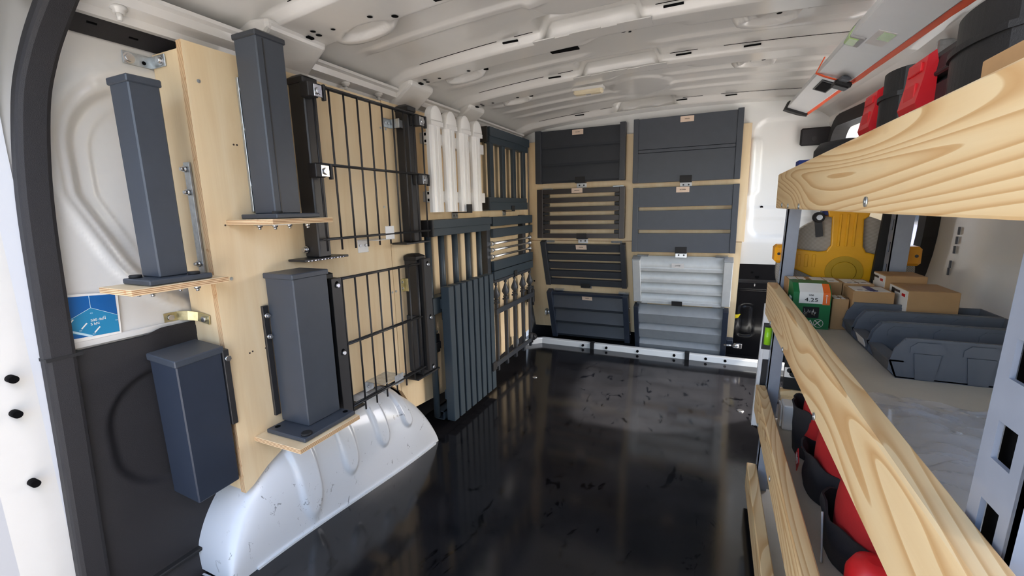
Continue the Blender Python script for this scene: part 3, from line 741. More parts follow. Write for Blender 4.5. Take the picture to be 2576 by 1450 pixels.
# D: wide post hung low on the return strip, leaning
ax = Vector((-.024, .014, -.35)); L_ = ax.length; ez = -ax.normalized()
ex = Vector((1,0,0)); ex = (ex-ez*ex.dot(ez)).normalized(); ey = ez.cross(ex)
top = Vector((-1.013, .500, .583))
rD = root('fence_post', 'wide anthracite post hanging low beside the black wall cladding', 'post', top+ax, group='anthracite fence post samples')
xf = frame_xf(top, ex, ey, ez)
b = MB(); b.box(-.096, 0, 0, .096, -L_, -.004, b=.0025, xf=xf); part(rD, 'shaft', b, M['anth_blue'])
b = MB(); b.box(-.101, .003, -.003, .101, -.016, .0, b=.002, xf=xf); part(rD, 'cap', b, M['anth'])
b = MB(); b.box(-.012, .004, .096, .110, -.20, -.01, b=.001, xf=xf); br = part(rD, 'mounting_rail', b, M['black'])
b = MB(); b.tube(xf(Vector((.004,.103,-.03))), xf(Vector((.012,.103,-.03))), .007, 6); part(br, 'nut', b, M['steel'])
# ================================================================== WIRE MESH FENCES
def mesh_post(label, y0, y1, z0, z1, plate, cap_dx=.003, gr='black mesh fence posts', chip=False):
    r_ = root('mesh_post', label, 'post', (-1.0, (y0+y1)/2, z0-.006), group=gr)
    b = MB(); b.box(-1.030, -.975, y0, y1, z0, z1-.012, b=.003); part(r_, 'shaft', b, M['black'])
    b = MB(); b.box(-1.030, -.975+cap_dx, y0-.003, y1+.003, z1-.022, z1-.006, b=.002)
    b.hexa([(-1.030,y0-.002,z1-.007),(-.974+cap_dx,y0-.002,z1-.007),(-.974+cap_dx,y1+.002,z1-.007),(-1.030,y1+.002,z1-.007),(-1.02,y0+.010,z1+.002),(-.99,y0+.010,z1+.002),(-.99,y1-.010,z1+.002),(-1.02,y1-.010,z1+.002)])
    part(r_, 'cap', b, M['plastic_black'])
    b = MB(); b.box(-1.0298, -.965, plate[0], plate[1], z0-.006, z0, b=.001); p_ = part(r_, 'base_plate', b, M['black'])
    if chip:
        c = MB()
        for k in range(12): 
            x = plate[0]+.008+k*.011; c.box(-.9655, -.9645, x, x+.006*random.random()+.002, z0-.005, z0-.003)
        part(p_, 'chipped_edge', c, M['steel'])
    return r_
def wire_mesh(label, x, ys, zr, zlo, zhi, r=.0028):
    r_ = root('wire_mesh_panel', label, 'fence panel', (x, (ys[0]+ys[-1])/2, zlo), group='black welded wire mesh panels')
    me = None
    for y in ys:
        b = MB(); b.tube((x, y, zlo), (x, y, zhi), r, 8); part(r_, 'upright_wire', b, M['black'])
    for z in zr:
        for dx in (-.006, .006):
            b = MB(); b.tube((x+dx, ys[0]-.006, z), (x+dx, ys[-1]+.006, z), r*1.15, 8); part(r_, 'cross_wire', b, M['black'])
    return r_
m1 = mesh_post('black square post with hip cap between tall post and upper wire mesh', .866, .908, .763, 1.236, (.809, .960), chip=True)
m2 = mesh_post('black square post beside the white pickets holding upper wire mesh', 1.294, 1.335, .775, 1.246, (1.231, 1.372))
ys = [.880+.0522*k for k in range(10)]
wire_mesh('upper black welded wire mesh panel between two square posts', -.958, ys, (1.2105, 1.0115, .8125), .780, 1.212)
def clamp(par, y, z, s):
    b = MB(); b.box(-.975, -.945, y-.018, y+.014, z-.022, z+.014, b=.002); c = part(par, 'clamp', b, M['plastic_black'])
    d = MB(); d.box(-.945, -.942, y-.002, y+.024, z-.020, z+.010, b=.001); part(c, 'clamp_plate', d, M['steel'])
    d = MB(); d.tube((-.942, y+.010, z-.006), (-.936, y+.010, z-.006), .0095, 16, r2=.008); d.tube((-.936, y+.010, z-.006), (-.9355, y+.010, z-.006), .004, 6); part(c, 'clamp_screw', d, M['steel'])
    d = MB(); d.box(-.950, -.938, y+.026, y+.033, z-.026, z+.014, b=.001); part(c, 'clamp_ear', d, M['plastic_black'])
for z in (1.198, .998): clamp(m1, .872, z, 1)
for z in (1.196, .998): clamp(m2, 1.318, z, 1)
b = MB(); b.tube((-1.02,.860,.785), (-1.02,.852,.785), .007, 6); b.tube((-1.02,.8645,.785),(-1.02,.860,.785),.010,14); part(m1, 'bolt', b, M['steel'])
m3 = mesh_post('black post behind the wide post holding the lower wire mesh', .858, .900, .292, .722, (.862, .976))
m4 = mesh_post('black post with open channel beside the long slats', 1.290, 1.340, .268, .728, (1.248, 1.390))
ys = [.9185+.0505*k for k in range(8)]
wire_mesh('lower black welded wire mesh panel above the wheel arch', -.958, ys, (.698, .504, .310), .277, .702)
def bolt_bar(par, y0, y1, z0, z1, bolts):
    b = MB(); b.box(-.962, -.950, y0, y1, z0, z1, b=.0012); br = part(par, 'bolted_bar', b, M['black'])
    for z in bolts:
        yc = (y0+y1)/2
        d = MB(); d.tube((-.9505,yc,z+.006), (-.9493,yc,z+.006), .006, 12); part(br, 'keyhole', d, M['hole'])
        d = MB(); d.lathe([(.007,-.950),(.007,-.946),(.005,-.943)], (0,yc,z), 14, axis='x'); part(br, 'bolt', d, M['steel'])
    b = MB(); b.box(-.975, -.962, y0+.004, y1-.004, z0, z1); part(par, 'channel', b, M['rubber'])
bolt_bar(m3, .874, .910, .283, .703, (.683, .486))
bolt_bar(m4, 1.303, 1.343, .284, .712, (.690, .489, .294))
b = MB(); b.box(-1.029, -.985, 1.283, 1.292, .28, .50, b=.001); part(m4, 'side_channel', b, M['anth_dark'])
# small fittings screwed to the plywood
def fitting(name, label, boxes, screws, mt='zinc', loc=None, cat='bracket', grp='small sheet metal holders on the plywood'):
    bx = boxes[0]; r_ = root(name, label, cat, ((bx[0]+bx[1])/2, (bx[2]+bx[3])/2, bx[4]), group=grp)
    for k, q in enumerate(boxes):
        b = MB(); b.box(*q, b=.0008); part(r_, 'plate', b, M[mt])
    for p in screws:
        b = MB(); b.tube(p, (p[0]+.003, p[1], p[2]), .0045, 10); part(r_, 'screw', b, M['steel' if mt != 'steel' else 'black'])
    return r_
fitting('mesh_holder', 'bright folded metal holder gripping the upper wire mesh foot', [(-1.030,-1.028,1.065,1.112,.755,.795), (-1.030,-.950,1.065,1.112,.795,.797), (-.952,-.950,1.110,1.152,.797,.838), (-1.030,-.950,1.110,1.152,.795,.797)], [(-1.028,1.075,.778),(-1.028,1.100,.778)], 'alu')
fitting('mesh_holder', 'clear folded holder gripping the lower wire mesh foot above the arch', [(-1.030,-1.028,1.045,1.085,.290,.325), (-1.030,-.952,1.050,1.090,.325,.327), (-.954,-.952,1.105,1.150,.300,.335), (-1.030,-.952,1.088,1.150,.325,.327)], [(-1.028,1.060,.305)], 'zinc')
fitting('gate_latch_plate', 'steel plate behind the upper mesh near its far post', [(-1.030,-1.026,1.225,1.268,1.165,1.195), (-1.026,-.99,1.262,1.268,1.165,1.195), (-1.0,-.994,1.268,1.294,1.168,1.192)], [(-1.026,1.236,1.180),(-1.026,1.252,1.180)], 'zinc')
fitting('hinge_plate', 'yellow zinc plate beside the black post of the lower mesh', [(-1.030,-1.027,1.262,1.288,.592,.640), (-1.027,-1.012,1.284,1.288,.592,.640)], [(-1.027,1.270,.628),(-1.027,1.270,.605)], 'zinc_yellow')
# ================================================================== WHITE PICKET SAMPLE
r_ = root('picket_fence', 'white plastic picket fence sample with four round topped pickets', 'fence panel', (-.99, 1.62, .878))
for (z0, z1) in ((1.134, 1.177), (.916, .960)):
    b = MB(); y0, y1 = 1.43, 1.86
    b.box(-1.012, -.985, y0, y1, z0, z1, b=.001)
    rl = part(r_, 'rail', b, M['pvc'])
    c = MB(); c.box(-1.030, -1.011, y0+.001, y1, z0+.002, z1-.002, b=.001); part(rl, 'rail_back', c, M['pvc_grey'])
    for za in (z0+.004, z1-.014):
        c = MB(); c.box(-1.008, -.990, y0-.0006, y0+.001, za, za+.010); part(rl, 'open_end', c, M['hole'])
def picket(y0, y1):
    yc, hw = (y0+y1)/2, (y1-y0)/2*.80
    xa, xb = -.985, -.960
    b = MB()
    sec = [(-1,0),(-1,.55),(-.82,.80),(-.55,.9),(-.5,1.0),(-.08,1.0),(-.04,.93),(.04,.93),(.08,1.0),(.5,1.0),(.55,.9),(.82,.80),(1,.55),(1,0)]
    b.prism([(xa+(xb-xa)*q, yc+hw*p) for p, q in sec], 'z', .878, 1.210)
    pk = part(r_, 'picket', b, M['pvc'])
    c = MB(); h2 = hw+.002
    def arc(h): return [(yc-h, 1.198)] + [(yc-h*math.cos(PI*k/18), 1.215+1.35*h*math.sin(PI*k/18)) for k in range(19)] + [(yc+h, 1.198)]
    c.prism(arc(h2), 'x', xa-.002, xb); c.prism([(yc-h2-.001,1.196),(yc+h2+.001,1.196),(yc+h2+.001,1.212),(yc-h2-.001,1.212)], 'x', xa-.003, xb+.003)
    n_ = 18; prof = arc(h2)[1:-1]
    c.grid(10, 19, lambda u, v: (xb+.008*math.sin(u*PI/2), yc-h2*math.cos(PI*v)*math.cos(u*PI/2), 1.213+1.35*h2*math.sin(PI*v)*math.cos(u*PI/2)))
    part(pk, 'picket_cap', c, M['pvc'], fix=False)
for y0, y1 in ((1.400, 1.492), (1.506, 1.594), (1.612, 1.706), (1.718, 1.806)): picket(y0, y1)
def clip(label, p, d, s=.030, h=.032, hook='rubber', base='zinc', rot=0):
    """catch that holds a sample: screwed base plate and black hook. p = base centre on the plywood; d = outward normal"""
    p = Vector(p); d = Vector(d); up = Vector((0,0,1)) if abs(d.z) < .01 else Vector((0, math.sin(-T20), math.cos(T20)))
    si = up.cross(d).normalized(); up = d.cross(si).normalized()
    r_ = root('panel_catch', label, 'catch', p, group='catches holding the fence samples'); xf = frame_xf(p, si, d, up)
    b = MB(); b.box(-s, s, 0, .003, -.022, .004, b=.001, xf=xf); bs = part(r_, 'base', b, M[base])
    for sx in (-.45, .45):
        c = MB(); c.tube(xf(Vector((s*sx, .003, -.010))), xf(Vector((s*sx, .0055, -.010))), .0045, 10); part(bs, 'screw', c, M['steel'] if base != 'alu' else M['black'])
    return r_, xf, si
def hook_on(r_, xf, depth, s, h, mt='rubber', dz=0):
    b = MB(); b.box(-s, s, .0, depth, dz+.000, dz+.004, b=.001, xf=xf); b.box(-s, s, depth-.004, depth, dz, dz+h, b=.001, xf=xf); part(r_, 'hook', b, M[mt])
c_, xf, _ = clip('black catch under the third white picket', (PX, 1.655, .872), (1,0,0), .024); hook_on(c_, xf, .078, .022, .036)
# ================================================================== BAR RAILING (upper, beside the pickets)
r_ = root('bar_railing', 'anthracite railing sample with four upright bars beside the white pickets', 'fence panel', (-1.0, 2.15, .88))
def rbar(par, name, x0, x1, y0, y1, z0, z1, mt='slat_green', b_=.0015):
    b = MB(); b.box(x0, x1, y0, y1, z0, z1, b=b_); return part(par, name, b, M[mt])
tr = rbar(r_, 'top_rail', -1.022, -.978, 1.918, 2.405, 1.228, 1.270); rbar(tr, 'rail_lip', -1.018, -.985, 1.925, 2.395, 1.197, 1.230)
br = rbar(r_, 'bottom_rail', -1.018, -.985, 1.900, 2.372, .918, .943); rbar(br, 'rail_lip', -1.022, -.978, 1.897, 2.368, .880, .920)
for y0, y1 in ((1.930, 1.966), (2.064, 2.098), (2.199, 2.232), (2.334, 2.367)): rbar(r_, 'bar', -1.006, -.988, y0, y1, .930, 1.215)
for z0, z1 in ((1.197, 1.268), (.884, .940)): rbar(r_, 'end_cap', -1.024, -.982, 1.892, 1.9, z0, z1, 'plastic_black')
b = MB(); b.tube((-1.0, 2.372, .90), (-1.0, 2.386, .90), .006, 6); part(r_, 'bolt', b, M['steel'])
c_, xf, _ = clip('black catch under the railing sample beside the white pickets', (PX, 2.155, .872), (1,0,0), .020); hook_on(c_, xf, .058, .018, .030)
# ================================================================== TALL BAR GATE behind the long slats
r_ = root('bar_railing', 'tall anthracite railing with round bars rising behind the long slats', 'fence panel', (-1.0, 1.62, .03))
tr = rbar(r_, 'top_rail', -1.022, -.955, 1.380, 1.862, .816, .849, 'slat_green'); rbar(tr, 'rail_lip', -1.018, -.962, 1.380, 1.862, .787, .817, 'slat_green')
rbar(r_, 'end_cap', -1.026, -.952, 1.372, 1.380, .787, .849, 'plastic_black')
for y0 in (1.392, 1.483, 1.585, 1.692, 1.795):
    b = MB(); b.tube((-.992, y0, .05 if y0 < 1.4 else .44), (-.992, y0, .80), .013, 14); part(r_, 'bar', b, M['slat_green'])
cr = rbar(r_, 'cross_rail', -1.016, -.968, 1.372, 1.80, .484, .549, 'slat_green')
b = MB()
for x0, x1, z0, z1 in ((-1.010,-.965,.034,.038),(-1.010,-.965,.068,.072),(-1.010,-1.006,.034,.072),(-.969,-.965,.034,.072)): b.box(x0, x1, 1.402, 1.80, z0, z1)
part(r_, 'foot_tube', b, M['slat_green'])
b = MB(); b.box(-1.006, -.969, 1.44, 1.445, .038, .068); part(r_, 'tube_inside', b, M['hole'])
r_ = root('gate_lock_box', 'black lock box on the plywood beside the long slats', 'lock', (-1.0, 1.41, .318))
rbar(r_, 'case', -1.030, -.985, 1.385, 1.430, .318, .395, 'plastic_black', .003); rbar(r_, 'strike', -1.030, -.990, 1.395, 1.428, .398, .408, 'zinc', .001); rbar(r_, 'keep', -.985, -.978, 1.392, 1.425, .335, .365, 'black', .001)
# ================================================================== LONG UPRIGHT SLATS
r_ = root('slat_panel', 'panel of eight long petrol grey upright slats standing near the floor', 'fence panel', (-.94, 1.6, .03))
for k in range(8):
    y0 = 1.412+.0494*k
    rbar(r_, 'slat', -.958, -.920, y0, y0+.036, .031, .590, 'slat_green', .002)
for z0 in (.12, .50): rbar(r_, 'back_rail', -.966, -.958, 1.415, 1.79, z0, z0+.04, 'slat_green', .001)
b = MB(); b.box(-.922, -.912, 1.752, 1.792, .125, .165, b=.002); part(r_, 'corner_catch', b, M['rubber'])
# ================================================================== RAIL AND ROD PANEL
r_ = root('rail_panel', 'horizontal anthracite rail panel with three slim steel rods', 'fence panel', (-1.0, 2.17, .55))
for z0, z1 in ((.803, .848), (.746, .790), (.582, .630), (.535, .578)): rbar(r_, 'rail', -.998, -.980, 1.925, 2.440, z0, z1, 'slat_green')
for z in (.718, .686, .653):
    b = MB(); b.tube((-.990, 1.915, z), (-.990, 2.42, z), .006, 12); rd = part(r_, 'rod', b, M['steel'])
    for y0 in (1.912, 2.408):
        b = MB(); b.lathe([(.010,y0),(.012,y0+.004),(.012,y0+.016),(.008,y0+.022)], (-.990,0,z), 14, axis='y'); part(rd, 'rod_end', b, M['steel'])
rbar(r_, 'upright', -1.028, -.998, 1.890, 1.925, .535, .850, 'anth_dark'); rbar(r_, 'upright', -1.028, -.998, 2.335, 2.375, .535, .850, 'anth_dark')
rbar(r_, 'foot_lip', -1.0, -.978, 1.92, 2.40, .520, .534, 'anth_dark')
c_, xf, _ = clip('black catch under the rail and rod panel', (PX, 2.17, .520), (1,0,0), .020); hook_on(c_, xf, .058, .018, .034)
# ================================================================== SPEAR FENCE
r_ = root('spear_fence', 'black spear topped fence sample at the far corner near the floor', 'fence panel', (-1.0, 2.17, .05))
for y in (1.958, 2.070, 2.187, 2.302, 2.410):
    b = MB(); b.box(-1.0, -.984, y-.009, y+.009, .05, .425, b=.0015); bar = part(r_, 'bar', b, M['anth_dark'])
    c = MB(); c.box(-1.005, -.979, y-.015, y+.015, .408, .418, b=.002); c.box(-1.003, -.981, y-.012, y+.012, .424, .430, b=.001); part(bar, 'collar', c, M['anth_dark'])
    c = MB(); c.lathe([(.006,.428),(.010,.436),(.020,.452),(.017,.466),(.009,.485),(.005,.498),(.0045,.501),(.008,.505),(.009,.510),(.006,.516),(.001,.518)], (-.992,y,0), 4 if False else 12); part(bar, 'spear_finial', c, M['anth_dark'])
rbar(r_, 'rail', -.984, -.974, 1.925, 2.438, .358, .386, 'anth_dark'); rbar(r_, 'rail', -.984, -.974, 1.912, 2.385, .084, .108, 'anth_dark')
b = MB(); b.tube((-.99,2.445,.30),(-.99,2.445,.42),.010,12); b.box(-1.02,-.975,2.425,2.45,.32,.40,b=.003); part(r_, 'hinge', b, M['plastic_black'])
b = MB(); b.tube((-.985,2.40,.075),(-.985,2.40,.135),.014,12); b.lathe([(.016,2.40),(.02,2.41),(.02,2.43),(.014,2.44)], (-.975,0,.105), 14, axis='y'); part(r_, 'latch', b, M['plastic_black'])
b = MB(); b.tube((-1.0,2.20,.135),(-.985,2.20,.135),.018,16); b.box(-1.01,-.99,2.185,2.215,.10,.17,b=.003); part(r_, 'lock', b, M['zinc'])
# ================================================================== BULKHEAD PANELS
PYU = 2.510
UP = Vector((0, -math.sin(T20), math.cos(T20)))
def panel(label, xc, zb, lower=False, v=None, grp='half metre fence panel samples on the bulkhead'):
    if lower: loc = Vector((xc, 2.510, .691)) + UP*v; rot = (T20, 0, 0)
    else: loc = (xc, PYU, zb); rot = (0,0,0)
    return root('fence_sample', label, 'fence panel', loc, rot, grp)
def lb(par, name, x0, x1, d0, d1, z0, z1, mt, b_=.0012, xf=None):      # local box; d = distance in front of the plywood
    b = MB(); b.box(x0, x1, -d1, -d0, z0, z1, b=b_, xf=xf); return part(par, name, b, M[mt] if isinstance(mt, str) else mt, local=True)
def nameplate(par, x, z, d, s, mt='label', w=.064, h=.028, ink='ink', rz=0):
    b = MB(); b.box(x-w/2, x+w/2, -d-.0016, -d, z-h/2, z+h/2, b=.0005); n_ = part(par, 'name_plate', b, M[mt], local=True)
    if rz: n_.rotation_euler = (rz, 0, 0)
    o = text(n_, 'lettering', s, .0078, (x, -d-.0019, z), (PI/2, 0, 0), M[ink], local=True); return n_
def wedge_slat(par, x0, x1, z0, z1, din, dout, mt, lip=.012):
    """overlapping board: leans out towards its lower edge, with a turned lip"""
    b = MB(); b.prism([(-din, z1), (-dout, z0+lip), (-dout+.007, z0), (-din+.002, z0+.002), (-din+.008, z1-.002)], 'x', x0, x1)
    for i, p in enumerate(b.v): pass
    return part(par, 'board', b, M[mt], local=True)
# PLUTO
p = panel('dark panel labelled PLUTO with three overlapping boards, top of its column', -.706, 1.027)
lb(p, 'stile', -.265, -.230, 0, .036, 0, .297, 'anth_dark'); lb(p, 'stile', .224, .254, 0, .036, 0, .303, 'anth_dark')
for z0, z1 in ((.196, .295), (.098, .204), (0, .106)): wedge_slat(p, -.230, .224, z0, z1, .014, .030, 'anth_dark')
lb(p, 'backing', -.228, .222, .002, .010, .004, .288, 'anth_dark', 0)
nameplate(p, -.010, .273, .031, 'PLUTO')
# GALAXY
p = panel('brown black panel labelled GALAXY with six spaced rails', -.706, .709)
lb(p, 'stile', -.257, -.222, .0, .036, 0, .285, 'bronze'); lb(p, 'stile', .228, .257, .0, .036, 0, .285, 'bronze')
for z0, z1 in ((.256,.284), (.206,.234), (.155,.182), (.103,.131), (.053,.080), (.001,.027)): lb(p, 'rail', -.222, .228, .016, .034, z0, z1, 'bronze')
for z0 in (.236, .185, .134, .082, .029):
    lb(p, 'spacer', .200, .228, .012, .026, z0, z0+.018, 'plastic_black', .001); lb(p, 'spacer', -.222, -.185, .012, .026, z0, z0+.018, 'plastic_black', .001)
for x in (-.20, .215): lb(p, 'hanger', x-.03, x+.03, .002, .010, .284, .291, 'zinc', .001)
nameplate(p, -.012, .272, .035, 'GALAXY')
# MOON
p = panel('dark panel of five flat boards with narrow gaps, below the one labelled GALAXY', -.694, 0, True, -.289)
lb(p, 'stile', -.253, -.221, .004, .036, .0, .296, 'anth_dark'); lb(p, 'stile', .222, .250, .004, .036, 0, .284, 'anth_dark')
for z0, z1 in ((.232,.276), (.176,.214), (.117,.157), (.060,.101), (.002,.042)): lb(p, 'board', -.221, .222, .012, .030, z0, z1, 'anth_dark')
for x in (-.20, .2): lb(p, 'hanger', x-.03, x+.03, .002, .012, .284, .294, 'zinc', .001)
nameplate(p, -.002, .263, .031, 'MOON')
# VENUS
p = panel('blue grey louvre panel with three angled boards, lowest of the column beside spear fence', -.692, 0, True, -.678)
lb(p, 'stile', -.254, -.221, .004, .052, .0, .346, 'anth_blue'); lb(p, 'stile', .222, .254, .004, .052, .004, .338, 'anth_blue')
lb(p, 'top_rail', -.221, .222, .010, .036, .318, .336, 'anth_blue')
for z0, z1 in ((.210, .318), (.106, .212), (.003, .108)):
    b = MB(); b.prism([(-.010, z1), (-.046, z0+.024), (-.034, z0), (-.012, z0+.0), (-.006, z1)], 'x', -.221, .222); part(p, 'louvre', b, M['anth'], local=True)
for x in (-.18, .225): lb(p, 'hanger', x-.03, x+.03, .002, .020, .340, .350, 'zinc', .001)
for z in (.06, .15, .25): 
    b = MB(); b.tube((.254, -.03, z), (.259, -.03, z), .005, 10); part(p, 'screw', b, M['steel'], local=True)
b = MB(); b.tube((-.285,-.02,.175),(-.254,-.02,.175),.016,16); b.lathe([(.022,-.29),(.024,-.284),(.02,-.278)], (0,-.02,.175), 16, axis='x'); part(p, 'lock_cylinder', b, M['zinc'], local=True)
nameplate(p, .000, .300, .024, 'VENUS', rz=0)
# TITAN
p = panel('wide smooth anthracite panel labelled TITAN, highest on the bulkhead', -.151, 1.006)
lb(p, 'stile', -.259, -.233, 0, .036, 0, .328, 'anth'); lb(p, 'stile', .231, .258, 0, .036, 0, .333, 'anth')
lb(p, 'board', -.233, .231, .008, .033, 0, .152, 'anth'); lb(p, 'strip', -.233, .231, .008, .0325, .1535, .1695, 'anth'); lb(p, 'board', -.233, .231, .008, .033, .171, .326, 'anth')
nameplate(p, .003, .306, .034, 'TITAN')
# SATURN
p = panel('anthracite panel labelled SATURN with three broad boards and two gaps', -.151, .637)
lb(p, 'stile', -.254, -.225, 0, .036, 0, .345, 'anth'); lb(p, 'stile', .231, .259, 0, .036, 0, .345, 'anth')
for z0, z1 in ((.241,.343), (.120,.222), (0,.101)): lb(p, 'board', -.225, .231, .012, .034, z0, z1, 'anth')
nameplate(p, -.003, .327, .035, 'SATURN')
# JUPITER
p = panel('silver louvre panel labelled JUPITER with four rounded boards', -.151, 0, True, -.364)
lb(p, 'stile', -.253, -.209, .004, .056, .004, .276, 'silver', .003); lb(p, 'stile', .211, .255, .004, .056, .004, .276, 'silver', .003)
for x0, x1 in ((-.254, -.208), (.210, .256)): lb(p, 'end_cap', x0, x1, .003, .057, .274, .281, 'midgrey', .002)
for z0, h in ((.208, .078), (.136, .066), (.068, .066), (-.004, .070)):
    b = MB(); prof = [(-.012-.034*math.sin(t*PI*.42), z0+h-.002-(h*.70)*t) for t in [k/9 for k in range(10)]] + [(-.048, z0+.016), (-.050, z0), (-.020, z0+.002)]
    b.prism(prof, 'x', -.209, .211); part(p, 'louvre', b, M['silver'], local=True)
for x in (-.20, .2): lb(p, 'hanger', x-.03, x+.03, .002, .018, .281, .290, 'zinc', .001)
nameplate(p, -.013, .243, .046, 'JUPITER', 'label_grey', ink='ink_black')
# unlabelled grey louvre panel
p = panel('mid grey louvre panel in dark stiles, lowest beside the floor sill', -.151, 0, True, -.729)
lb(p, 'stile', -.254, -.228, .004, .058, .0, .334, 'anth_blue'); lb(p, 'stile', .224, .252, .004, .058, .0, .334, 'anth_blue')
for z0, z1 in ((.216,.328), (.106,.216), (-.004,.106)):
    b = MB(); b.prism([(-.006, z1), (-.052, z0+.070), (-.040, z0), (-.012, z0), (-.004, z1-.01)], 'x', -.228, .224); part(p, 'louvre', b, M['midgrey'], local=True)
for x in (-.21, .2): lb(p, 'hanger', x-.03, x+.03, .002, .020, .334, .344, 'zinc', .001)
b = MB(); b.box(.252, .285, -.055, -.02, .110, .150, b=.003); lk = part(p, 'lock', b, M['anth_blue'], local=True)
b = MB(); b.tube((.24,-.066,.125),(.285,-.066,.125),.006,10); b.tube((.285,-.066,.125),(.315,-.066,.128),.014,14); b.box(.300,.33,-.072,-.060,.110,.142,b=.002); part(p, 'lock_cylinder', b, M['steel'], local=True)
# catches under the bulkhead panels
def catchU(label, x, z, hk='rubber', base='alu'):
    r_ = root('panel_catch', label, 'catch', (x, PYU, z-.03), group='catches holding the fence samples')
    b = MB(); b.box(x-.029, x+.029, PYU-.003, PYU, z-.030, z-.002, b=.001); bs = part(r_, 'base', b, M[base])
    for sx in (-.012, .014):
        c = MB(); c.tube((x+sx, PYU-.003, z-.016), (x+sx, PYU-.006, z-.016), .0045, 10); part(bs, 'screw', c, M['black'])
    b = MB(); b.box(x-.029, x+.029, PYU-.042, PYU, z-.004, z-.001, b=.0005); b.box(x-.029, x+.029, PYU-.0415, PYU-.038, z-.003, z+.030, b=.0008); part(r_, 'hook', b, M[hk])
catchU('catch with pale base under the panel labelled PLUTO', -.700, 1.026)
catchU('catch with pale base under the panel labelled GALAXY', -.690, .708)
catchU('catch with pale base under the panel labelled TITAN', -.142, 1.005)
catchU('catch under the panel labelled SATURN', -.150, .636, base='zinc')
def catchL(label, x, v, d=.042):
    loc = Vector((x, 2.510, .691)) + UP*(v-.03)
    r_ = root('panel_catch', label, 'catch', loc, (T20,0,0), group='catches holding the fence samples')
    b = MB(); b.box(-.029,.029,-.003,0,0,.028,b=.001); bs = part(r_, 'base', b, M['zinc'], local=True)
    for sx in (-.012,.014):
        c = MB(); c.tube((sx,-.003,.014),(sx,-.006,.014),.0045,10); part(bs, 'screw', c, M['steel'], local=True)
    b = MB(); b.box(-.028,.028,-d,0,.026,.029,b=.0005); b.box(-.028,.028,-d,-d+.0035,.027,.055,b=.0008); part(r_, 'hook', b, M['rubber'], local=True)
catchL('black catch under the panel of five flat boards', -.692, -.290)
catchL('black catch under the silver louvre panel', -.165, -.366, .060)
# ================================================================== SHELF RACK
rk = root('shelf_rack', 'grey steel shelf rack with pine edge planks along the right wall', 'shelf rack', (.30, .85, 0))
SH = .0298
def lx(x, z): return x + SH*(z-.86)
def upright(x0, x1, y0, y1, slots, z1=.905):
    """channel upright: slotted face towards the aisle, plain face towards the rear doors"""
    sxf = lambda p: Vector((p.x + SH*(p.z-.86), p.y, p.z))
    b = MB(); t = .003
    sy0, sy1 = y0+(y1-y0)*.28, y0+(y1-y0)*.72
    b.box(x0, x0+t, y0, sy0, .002, z1, xf=sxf); b.box(x0, x0+t, sy1, y1, .002, z1, xf=sxf)
    zc = .002
    for z in slots + [None]:
        ze = z1 if z is None else z
        b.box(x0, x0+t, sy0, sy1, zc, ze, xf=sxf)
        if z is not None: zc = z+.026
    b.box(x0, x1, y0, y0+t, .002, z1, xf=sxf)
    u = part(rk, 'upright', b, M['grey_rack'])
    c = MB(); c.box(x0+.010, x0+.012, y0+t, y1, .002, z1, xf=sxf); part(u, 'slot_shade', c, M['hole'])  # dark sheet behind the slots, standing in for the shade inside
    return u
sl = [.04+.055*k for k in range(16)]
upright(.176, .206, 1.358, 1.388, [z for z in sl])
upright(.178, .215, .335, .381, [z+.013 for z in sl][:15])
upright(.402, .438, 1.360, 1.392, sl[:15])
upright(.402, .438, .335, .381, sl[:15])
for z, nm in ((.873, 1), (.578, 2), (.263, 3), (.035, 4)):
    b = MB(); b.box(lx(.176, z), .462, .30, 1.372, z, z+.012, b=.001); part(rk, 'shelf_board', b, M['board'])
for z in (.565, .250):
    for y in (.34, 1.365):
        b = MB(); b.box(lx(.18, z), .438, y, y+.020, z-.025, z+.012, b=.002); part(rk, 'cross_beam', b, M['grey_rack'])
for (x0, z0, z1, y1, scr) in ((.1500, .868, .957, 1.380, ((1.26, .877), (1.16, .875), (1.02, .874), (.60, .88))), (.1445, .576, .667, 1.380, ((1.02, .582), (.70, .582), (1.24, .584))), (.1365, .285, .366, 1.380, ((.98, .31), (1.25, .30))), (.1285, .036, .117, 1.380, ((.9, .06),))):
    pr = .153 if z0 > .5 else .138
    b = MB(); b.box(x0, x0+.0255, .20, y1, z0, z1, b=.0022); o = part(rk, 'plank', b, M['pine'])
    o.data.transform(Matrix.Translation((0, 0, 0)))
    for y, z in scr:
        c = MB(); c.lathe([(.0055, x0-.0018), (.0055, x0), ], (0, y, z), 12, axis='x'); c.lathe([(.002, x0-.0024), (.002, x0)], (0, y, z), 6, axis='x'); part(o, 'screw', c, M['zinc'])
# ================================================================== ITEMS ON THE MIDDLE SHELF (top of board z = .59)
ZS = .590
def carton(label, x0, x1, y0, y1, z0, z1, printf=None, name='cardboard_box', grp='small cardboard boxes on the middle shelf'):
    r_ = root(name, label, 'box', ((x0+x1)/2, (y0+y1)/2, z0), group=grp)
    b = MB(); b.box(x0, x1, y0, y1, z0, z1, b=.001); part(r_, 'carton', b, M['card'])
    if printf: printf(r_, x0, x1, y0, y1, z0, z1)
    return r_
def lab_top(r_, x0, x1, y0, y1, z0, z1):
    b = MB(); b.box(x0+.004, x1-.006, y0+.004, y1-.012, z1, z1+.0006); part(r_, 'paper_label', b, M['paper'])
    for k in range(3):
        c = MB(); c.box(x0+.010+.014*k, x0+.019+.014*k, y0+.012, y0+.018, z1+.0006, z1+.0009); part(r_, 'print_mark', c, M['ink'])
    c = MB(); c.box((x0+x1)/2-.001, (x0+x1)/2+.001, y0, y1, z1+.0006, z1+.0008); part(r_, 'lid_seam', c, M['card'])
